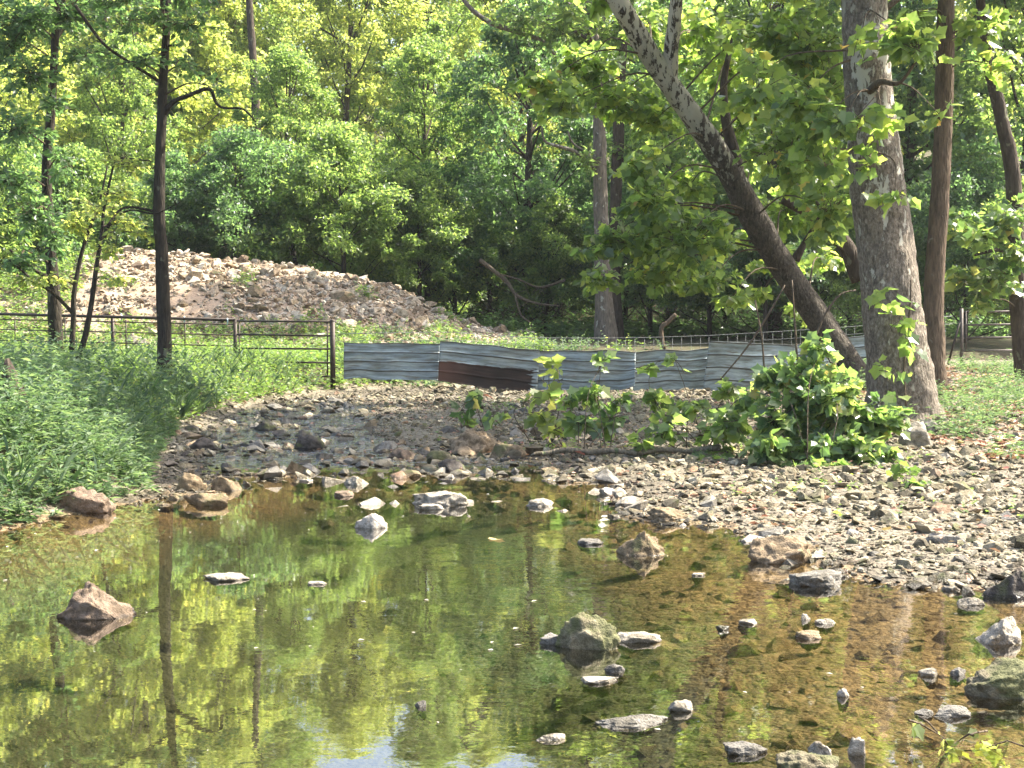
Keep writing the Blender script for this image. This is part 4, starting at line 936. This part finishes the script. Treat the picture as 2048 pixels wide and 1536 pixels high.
for px, py, s, lab in [(985, 797, .2, 'red fallen leaf on the gravel below the rusty metal sheet'), (987, 1068, .13, 'dark red leaf floating in the middle of the pool'), (1170, 911, .14, 'orange red leaf resting on the fallen log'), (832, 892, .1, 'small orange leaf caught on the shoal boulders'),
                       (1775, 1060, .08, 'yellow leaf on gravel near the broad rounded boulder'), (2000, 1105, .08, 'yellow leaf on the far right gravel'), (1880, 1062, .07, 'tiny orange leaf in the middle of the gravel bar')]:
    p = gr(px, py, .0); z = max(gz1(p.x, p.y), 0) ; p = gr(px, py, z + .05)
    o = mk('fallen_leaf', LOBE[0] * s, LOBE[1].tolist(), LEAF_DEAD); o.location = Vector((p.x, p.y, max(z, 0) + (.05 if z > 0.01 else .004)))
    o.rotation_euler = (.5 if z > .01 else 0.03, .3 if z > .01 else 0, R.uniform(0, 6)); tag(o, lab, 'leaf')
# floating leaf litter at the lower right
cl = bush('floating_sprig', 'yellow green leafy sprig lying in the water at the bottom right', 1905, 1500, [(1905, 1495, 5.72, .05, .05, .03, 5), (1965, 1500, 5.7, .06, .04, .02, 3)], .06, LEAF_YEL, None, 3)

# ---------------------------------------------------------------- weeds and grass
def weeds(name, label, X, Y, H, nleaf, ls, mat, tmpl=LANCE, stem=True, cat='weeds', spread=.5, droop=.35):
    N = len(X); Z = gz(X, Y)
    lean = RN.normal(0, .22, (N, 2)); k = nleaf
    t = RN.random((N, k)) ** .7; az = RN.uniform(0, 2 * PI, (N, k))
    P = np.stack([X[:, None] + lean[:, :1] * H[:, None] * t * t, Y[:, None] + lean[:, 1:] * H[:, None] * t * t, Z[:, None] + H[:, None] * t], -1)
    D = np.stack([np.cos(az), np.sin(az), RN.uniform(-droop, .9, (N, k)) * spread * 1.6], -1)
    sz = ls * RN.uniform(.6, 1.25, (N, k)) * (1.15 - .5 * t)
    P = P.reshape(-1, 3); D = D.reshape(-1, 3)
    B = basis(np.array([0, 0, 1.]) + RN.normal(0, .35, (len(P), 3)), D)
    o = leafmesh(name, P, B, sz.ravel(), tmpl, mat); tag(o, label, cat, kind='stuff')
    if stem:
        # thin upright strips as stems, part of the same mass
        pass
    return o
def region(n, x0, x1, y0, y1, mask):
    X = RN.uniform(x0, x1, n); Y = RN.uniform(y0, y1, n); ok = mask(X, Y); return X[ok], Y[ok]
# tall weeds, left foreground
bl = lambda X, Y: (xbank(Y) - X)
X, Y = region(8200, -9, -2.6, 9.2, 20 , lambda X, Y: (bl(X, Y) > -.12) & (bl(X, Y) < 5.5) & (X > -.40 * Y - .6) & (sdist(X, Y, POOL) > -.12))
H = np.clip(RN.normal(.46, .17, len(X)), .12, 1.0) * np.clip(.55 + bl(X, Y) * .8, .5, 1.) * np.where(Y > 17, .7, 1) * (1 + .35 * vn(X, Y, .9, 12))
thin = RN.random(len(X)) < .5 + .5 * vn(X, Y, 1.5, 15) + .35; X, Y, H = X[thin], Y[thin], H[thin]
weeds('bank_weeds', 'tall dense green weeds with narrow leaves covering the left creek bank', X, Y, H * (1 + .4 * vn(X, Y, 2.3, 14)), 15, .125, LEAF_WEED)
X, Y = region(3600, -9, -3, 10, 26, lambda X, Y: (bl(X, Y) > .15) & (bl(X, Y) < 5.5) & (X > -.40 * Y - .6) & (vn(X, Y, 1.2, 16) > .1))
weeds('broad_weeds', 'clumps of broader lighter leaves standing out of the left bank weeds', X, Y, np.clip(RN.normal(.62, .16, len(X)), .2, 1.05) * np.clip(.4 + bl(X, Y), .4, 1), 9, .13, LEAF_WEED, QUAD)
X, Y = region(1500, -9, -3, 10, 30, lambda X, Y: (bl(X, Y) > .0) & (bl(X, Y) < 5.5) & (X > -.40 * Y - .6))
weeds('bank_grass', 'long arching grass blades among the left bank weeds', X, Y, np.clip(RN.normal(.3, .1, len(X)), .1, .6), 4, .34, LEAF_WEED, BLADE, droop=-.35, spread=1.5)
X, Y = region(26000, -14, 1, 18, 37, lambda X, Y: (bl(X, Y) > .02) & ((X < -3.4) | (Y < 32.5) | (vn(X, Y, 1.1, 71) > .3)) & (X > -.40 * Y - .6) & (mound(X, Y) < .5))
H = np.clip(RN.normal(.24, .09, len(X)), .05, .55) * (1 + .5 * vn(X, Y, .8, 13))
weeds('lime_weeds', 'bright yellow green low weeds in the sun around the gate', X, Y, H, 7, .10, LEAF_LIME, QUAD)
X, Y = region(2200, -4.5, 4.0, 31.0, 37, lambda X, Y: (vn(X, Y, .8, 3) > -.1) & (Y > 31.2))
weeds('fence_weeds', 'patchy green weeds growing behind the metal sheets', X, Y, np.clip(RN.normal(.22, .1, len(X)), .08, .5), 8, .10, LEAF_WEED, QUAD)
X, Y = region(9000, -19, 3, 34.5, 43, lambda X, Y: ((X < -11.5) & (vn(X, Y, .5, 21) > -.35)) | (vn(X, Y, .9, 22) > .62))
weeds('pile_weeds', 'scattered pale green weeds sprouting on the rubble pile', X, Y, np.clip(RN.normal(.3, .12, len(X)), .1, .7), 7, .13, LEAF_LIME, QUAD)
X, Y = region(6500, 4.6, 12, 14.5, 32, lambda X, Y: (vn(X, Y, 1.1, 31) > .15 - .02 * (Y - 20)) & (X > 5.0 + .0 * Y) & (np.hypot(X - 5.3, Y - 19.8) > .8))
weeds('right_grass', 'thin sunlit grass tufts around the sycamore roots and right bank', X, Y, np.clip(RN.normal(.2, .09, len(X)), .05, .5), 8, .11, LEAF_WEED, LANCE)
X, Y = region(3500, 4.8, 12, 14, 31, lambda X, Y: vn(X, Y, 1.1, 41) > 0)
o = weeds('leaf_litter', 'brown dead leaves and twigs strewn over the right bank', X, Y, np.full(len(X), .06), 5, .12, LEAF_DEAD, QUAD, cat='leaf litter', spread=.2)
X, Y = region(2600, -3, 9, 9, 27, lambda X, Y: (sdist(X, Y, POOL) > .1) & (X > xbank(Y) + .3) & (vn(X, Y, 1.6, 51) > -.2))
weeds('bar_litter', 'dead leaf scraps scattered among the stones of the gravel bar', X, Y, np.full(len(X), .07), 2, .07, LEAF_DEAD, QUAD, cat='leaf litter', spread=.15)
X, Y = region(3000, -1, 9, 10, 27, lambda X, Y: (sdist(X, Y, POOL) > .3) & (X > xbank(Y) + .6) & (vn(X, Y, 1.3, 61) > .5))
weeds('bar_sprouts', 'tiny green sprouts among the stones of the gravel bar', X, Y, np.clip(RN.normal(.1, .04, len(X)), .04, .2), 6, .06, LEAF_LIME, QUAD)
X, Y = region(12000, -26, 26, 43, 62, lambda X, Y: mound(X, Y) < .3)
weeds('forest_floor_plants', 'dark ferny undergrowth on the woodland floor', X, Y, np.clip(RN.normal(.4, .2, len(X)), .1, 1.), 7, .2, LEAF_DRK, QUAD, cat='undergrowth')

# dead stump in the weeds, drift wood, floating scraps
p = gr(32, 815, .75); z = gz1(p.x, p.y); mb = MB()
mb.tube([(p.x, p.y, z - .1), (p.x - .01, p.y, z + .3), (p.x - .06, p.y, z + .62), (p.x - .08, p.y, z + .78)], [.16, .10, .075, .02], 10, .35)
mb.tube([(p.x + .02, p.y - .05, z - .1), (p.x + .12, p.y - .06, z + .25), (p.x + .05, p.y, z + .5)], [.07, .05, .03], 8, .3)
tag(mb.build('dead_stump', BARK_DEEP, loc=Vector((p.x, p.y, z))), 'dark splintered stump half buried in the left bank weeds', 'stump')
for lab, ps, mt in [('bare grey bough drooping in the dark hollow of the wood', [(960, 520, 44, 9), (1010, 560, 43.6, 8), (1035, 592, 43.4, 7), (1075, 607, 43.2, 5), (1120, 612, 43, 3)], TWIG),
                    ('thin bare bough hooking down above the wire fence', [(1030, 590, 43.4, 5), (1042, 630, 43.2, 4), (1062, 648, 43, 4), (1055, 672, 43, 3)], TWIG),
                    ('reddish bent dead branch right of the straight grey trunk', [(1352, 628, 37, 7), (1335, 645, 37, 9), (1322, 660, 37, 9), (1328, 700, 37, 8)], BARK_BRN),
                    ('bare bough sweeping low under the trees near the grey trunk', [(1130, 560, 44, 6), (1080, 575, 43.8, 5), (1040, 560, 43.6, 4), (1000, 548, 43.4, 3)], TWIG)]:
    q = catmull(pl(ps), 5); mb = MB(); mb.tube([p[:3] for p in q], [p[3] for p in q], 6, .2)
    for i in (4, 9, 13):
        if i < len(q) - 2:
            a_ = Vector(q[i][:3]); mb.tube([a_, a_ + Vector((R.uniform(-.5, .5), R.uniform(-.3, .3), R.uniform(-.5, .2)))], [.012, .004], 4)
    tag(mb.build('bare_bough', mt, loc=Vector(q[0][:3])), lab, 'branch')
X, Y = region(420, -4.5, 5, 5.5, 17, lambda X, Y: (sdist(X, Y, POOL) < -.1) & (vn(X, Y, .6, 81) > 0))
P = np.stack([X, Y, np.full(len(X), .004)], -1)
o = leafmesh('floating_litter', P, basis(np.array([0, 0, 1.]) + RN.normal(0, .05, (len(X), 3)), np.stack([RN.normal(size=len(X)), RN.normal(size=len(X)), np.zeros(len(X))], -1)), RN.uniform(.015, .05, len(X)), QUAD, LEAF_PALE)
tag(o, 'pale bits of leaf and scum floating on the pool', 'leaf litter', kind='stuff')

# ---------------------------------------------------------------- pipe fence, gate, wire fence, sheets
def pipe(name, a, b, r, mat, parent, seg=10):
    mb = MB(); mb.tube([a, b], [r, r], seg); return mb.build(name, mat, parent)
fe = empty('pipe_fence', (A(665, 778, 30).x, 30, .05)); tag(fe, 'dark pipe fence with cable rails running left from the gate post', 'fence')
def fY(px): return 30 + (665 - px) / 665 * 4.2
def fpt(px, py): return A(px, py, fY(px))
def post(px, top, wd, bot=None):
    p = fpt(px, top); z = gz1(p.x, p.y) - .15
    pipe('post', (p.x, p.y, z), (p.x, p.y, p.z), wd / ppm(fY(px)) / 2, M_PIPE, fe, 12)
    mb = MB(); r = wd / ppm(fY(px)) / 2; mb.tube([(p.x, p.y, p.z), (p.x, p.y, p.z + .012), (p.x, p.y, p.z + .03)], [r * 1.12, r * 1.08, r * .4], 12); mb.build('post_cap', M_PIPE, fe)
post(665, 642, 10.5); post(470, 640, 7.5); post(225, 633, 7.5); post(-40, 626, 7.5)
pipe('top_rail', fpt(-120, 625), fpt(470, 640), 3.2 / ppm(31), M_PIPE, fe)
for yl, yr in [(636, 649), (656, 670), (677, 692), (700, 713)]:
    pipe('cable_rail', fpt(-120, yl), fpt(470, yr), 1.25 / ppm(31), M_PIPE, fe, 6)
for px, yt, yb in [(252, 640, 722), (370, 645, 722), (30, 636, 720), (130, 640, 720)]:
    pipe('stay', fpt(px, yt), fpt(px, yb), 1.4 / ppm(31), M_PIPE, fe, 6)
for px, y in [(243, 632), (369, 637), (455, 641)]:
    p = fpt(px, y); mb = MB(); mb.tube([(p.x, p.y - .04, p.z + .05), (p.x + .02, p.y - .05, p.z), (p.x, p.y - .04, p.z - .10)], [.012, .02, .012], 6); mb.build('wire_clip', M_CLIP, fe)
gt = empty('pipe_gate', (A(560, 745, 30.4).x, 30.4, .3)); tag(gt, 'five bar dark pipe gate between two posts in the bright weeds', 'gate')
for yl, yr in [(642, 643.5), (669, 671.5), (696.5, 698), (723.5, 725.5), (750, 753)]:
    pipe('bar', fpt(474, yl), fpt(660, yr), 1.9 / ppm(30.4), M_PIPE, gt)
pipe('upright', fpt(478.5, 641), fpt(478.5, 751), 1.7 / ppm(30.4), M_PIPE, gt)
pipe('upright', fpt(655, 643), fpt(655, 753), 1.5 / ppm(30.4), M_PIPE, gt)

wf = empty('wire_fence', (A(1200, 780, 30.6).x, 30.6, .1)); tag(wf, 'woven wire fence strung across the creek above the metal sheets', 'fence')
TOPW = ([640, 900, 980, 1060, 1200, 1300, 1420, 1590, 1720, 1900, 1990], [668, 664, 670, 675.5, 676.5, 675, 671, 661, 652, 632, 634])
def wY(px): return 30.5 + (px - 1000) * .0012
for off, rr in [(0, .006), (15.5, .004)]:
    q = [A(px, np.interp(px, *TOPW) + off, wY(px)) for px in range(680, 1930, 25)]
    mb = MB(); mb.tube(q, rr, 5); mb.build('line_wire', M_WIRE, wf)
px = 960.
while px < 1900:
    a_ = A(px, np.interp(px, *TOPW), wY(px)); b_ = A(px + R.uniform(-1, 1), np.interp(px, *TOPW) + 90, wY(px))
    pipe('stay_wire', a_, (b_.x, b_.y, max(b_.z, gz1(b_.x, b_.y))), .003, M_WIRE, wf, 4); px += 18 + R.uniform(-1.5, 1.5)

def sheet(label, tl, tr_, bl_, br, Yl, Yr, mat, curl=0., corner=None, bow=0.):
    """corrugated sheet from its four corners (pixels) at two distances"""
    a, b2, c, d = A(*tl, Yl), A(*tr_, Yr), A(*bl_, Yl - .05), A(*br, Yr - .05 - curl)
    nu, nv = 60, 64; V = []; UV = []
    for i in range(nv):
        v = i / (nv - 1)
        for j in range(nu):
            u = j / (nu - 1)
            p = a.lerp(b2, u).lerp(c.lerp(d, u), v)
            s = v * 4.0 % 1.0                                     # four ribbed bays
            rib = .028 * math.exp(-((min(s, 1 - s)) / .05) ** 2)
            minor = .0012 * (math.exp(-((s - .35) / .03) ** 2) + math.exp(-((s - .65) / .03) ** 2))
            dy = -(rib + minor) + .07 * noise.noise(Vector((u * 2.3 + tl[0], v * 1.1, 0))) + .022 * noise.noise(Vector((u * 7 + tl[0], v * 4, 3)))
            dy -= bow * math.sin(u * PI) * .1
            dz = .035 * noise.noise(Vector((u * 3 + tl[0] * .1, 0, 8))) * (1 - v) + .06 * noise.noise(Vector((u * 3.1, 5, tl[0]))) * v
            if corner: 
                k = max(0, u - corner) / (1 - corner); dy -= .18 * k * k * v; dz += .10 * k * k * v
            V.append((p.x, p.y + dy, p.z + dz)); UV.append((u, 1 - v, 0))
    Fa = [(i * nu + j, i * nu + j + 1, (i + 1) * nu + j + 1, (i + 1) * nu + j) for i in range(nv - 1) for j in range(nu - 1)]
    o = mk('metal_sheet', V, Fa, mat, loc=a.lerp(b2, .5))
    at_ = o.data.attributes.new('uvw', 'FLOAT_VECTOR', 'POINT'); at_.data.foreach_set('vector', np.array(UV, dtype=np.float32).ravel())
    so_ = o.modifiers.new('thick', 'SOLIDIFY'); so_.thickness = .003
    tag(o, label, 'metal sheet', 'corrugated sheets hung on the wire fence'); return o
sheet('weathered blue grey metal sheet hanging nearest the pipe gate post', (688, 685), (880, 687), (687, 759), (877, 760), 30.1, 30.2, M_SHEET)
sheet('tilted metal sheet with a dark rusty brown lower half', (880, 682), (1080, 700), (876, 762), (1074, 788), 30.0, 30.2, M_RUST, .06)
sheet('metal sheet with curled dark lower corner behind the upright sapling', (1074, 701), (1272, 702), (1072, 780), (1268, 780), 30.25, 30.1, M_SHEET, 0, .8)
sheet('greenish grey metal sheet between curled sheet and taller pale sheet', (1264, 703), (1422, 697), (1266, 785), (1422, 778), 30.3, 30.4, M_SHEET)
sheet('taller pale blue sheet with its foot kicked out behind the bushes', (1419, 682), (1592, 690), (1405, 786), (1592, 782), 30.2, 30.5, M_SHEET, .1, None, .6)
sheet('metal sheet glimpsed between leaning trunk and massive sycamore', (1588, 690), (1745, 668), (1590, 770), (1745, 755), 30.7, 31., M_SHEET)

# right bank: tube gate, planks
gr_ = empty('tube_gate', (A(1975, 740, 32).x, 32, .4)); tag(gr_, 'brown tube gate in shade at the far right', 'gate')
for y in (622, 648, 674, 700): pipe('bar', A(1926, y + 2, 32), A(2070, y, 32), 1.9 / ppm(32), M_GATE, gr_)
pipe('upright', A(1932, 622, 32), A(1932, 702, 32), 1.8 / ppm(32), M_GATE, gr_); pipe('upright', A(2062, 620, 32), A(2062, 702, 32), 1.8 / ppm(32), M_GATE, gr_)
gp = empty('gate_post', A(1923, 742, 31.8)); tag(gp, 'brown steel post at the hinge side of the shaded tube gate', 'post')
pipe('post', A(1923, 745, 31.8), A(1923, 617, 31.8), 3.6 / ppm(32), M_GATE, gp); pipe('brace', A(1896, 728, 31.8), A(1921, 640, 31.8), 2.4 / ppm(32), M_PIPE, gp)
ps = empty('plank_stack', A(1880, 738, 31)); tag(ps, 'red brown stacked boards under a pale cap beside the slim brown trunk', 'board stack')
for k in range(7):
    a_ = A(1862, 738 - k * 10.6, 31); b_ = A(1889, 738 - k * 10.6 - 9.6, 31)
    o = MB().box((a_.x, 31, a_.z), (b_.x + R.uniform(-.01, .01), 31.09, b_.z)).build('plank', M_PLANK, ps, False)
a_ = A(1861, 663.6, 31); b_ = A(1891, 660, 31); MB().box((a_.x, 30.98, a_.z), (b_.x, 31.12, b_.z)).build('cap', M_CAP, ps, False)

# thin summer air over the valley
hz = MB().box((-410, -70, -2), (410, 610, 52)).build('haze', None, None, False); hz['kind'] = 'stuff'
m = NT('air'); v = m.n('VolumePrincipled'); v.inputs['Density'].default_value = .0003; v.inputs['Color'].default_value = (.92, .96, 1, 1); v.inputs['Anisotropy'].default_value = .3
m.t.links.new(v.outputs[0], m.out.inputs['Volume']); hz.data.materials.append(m.m)
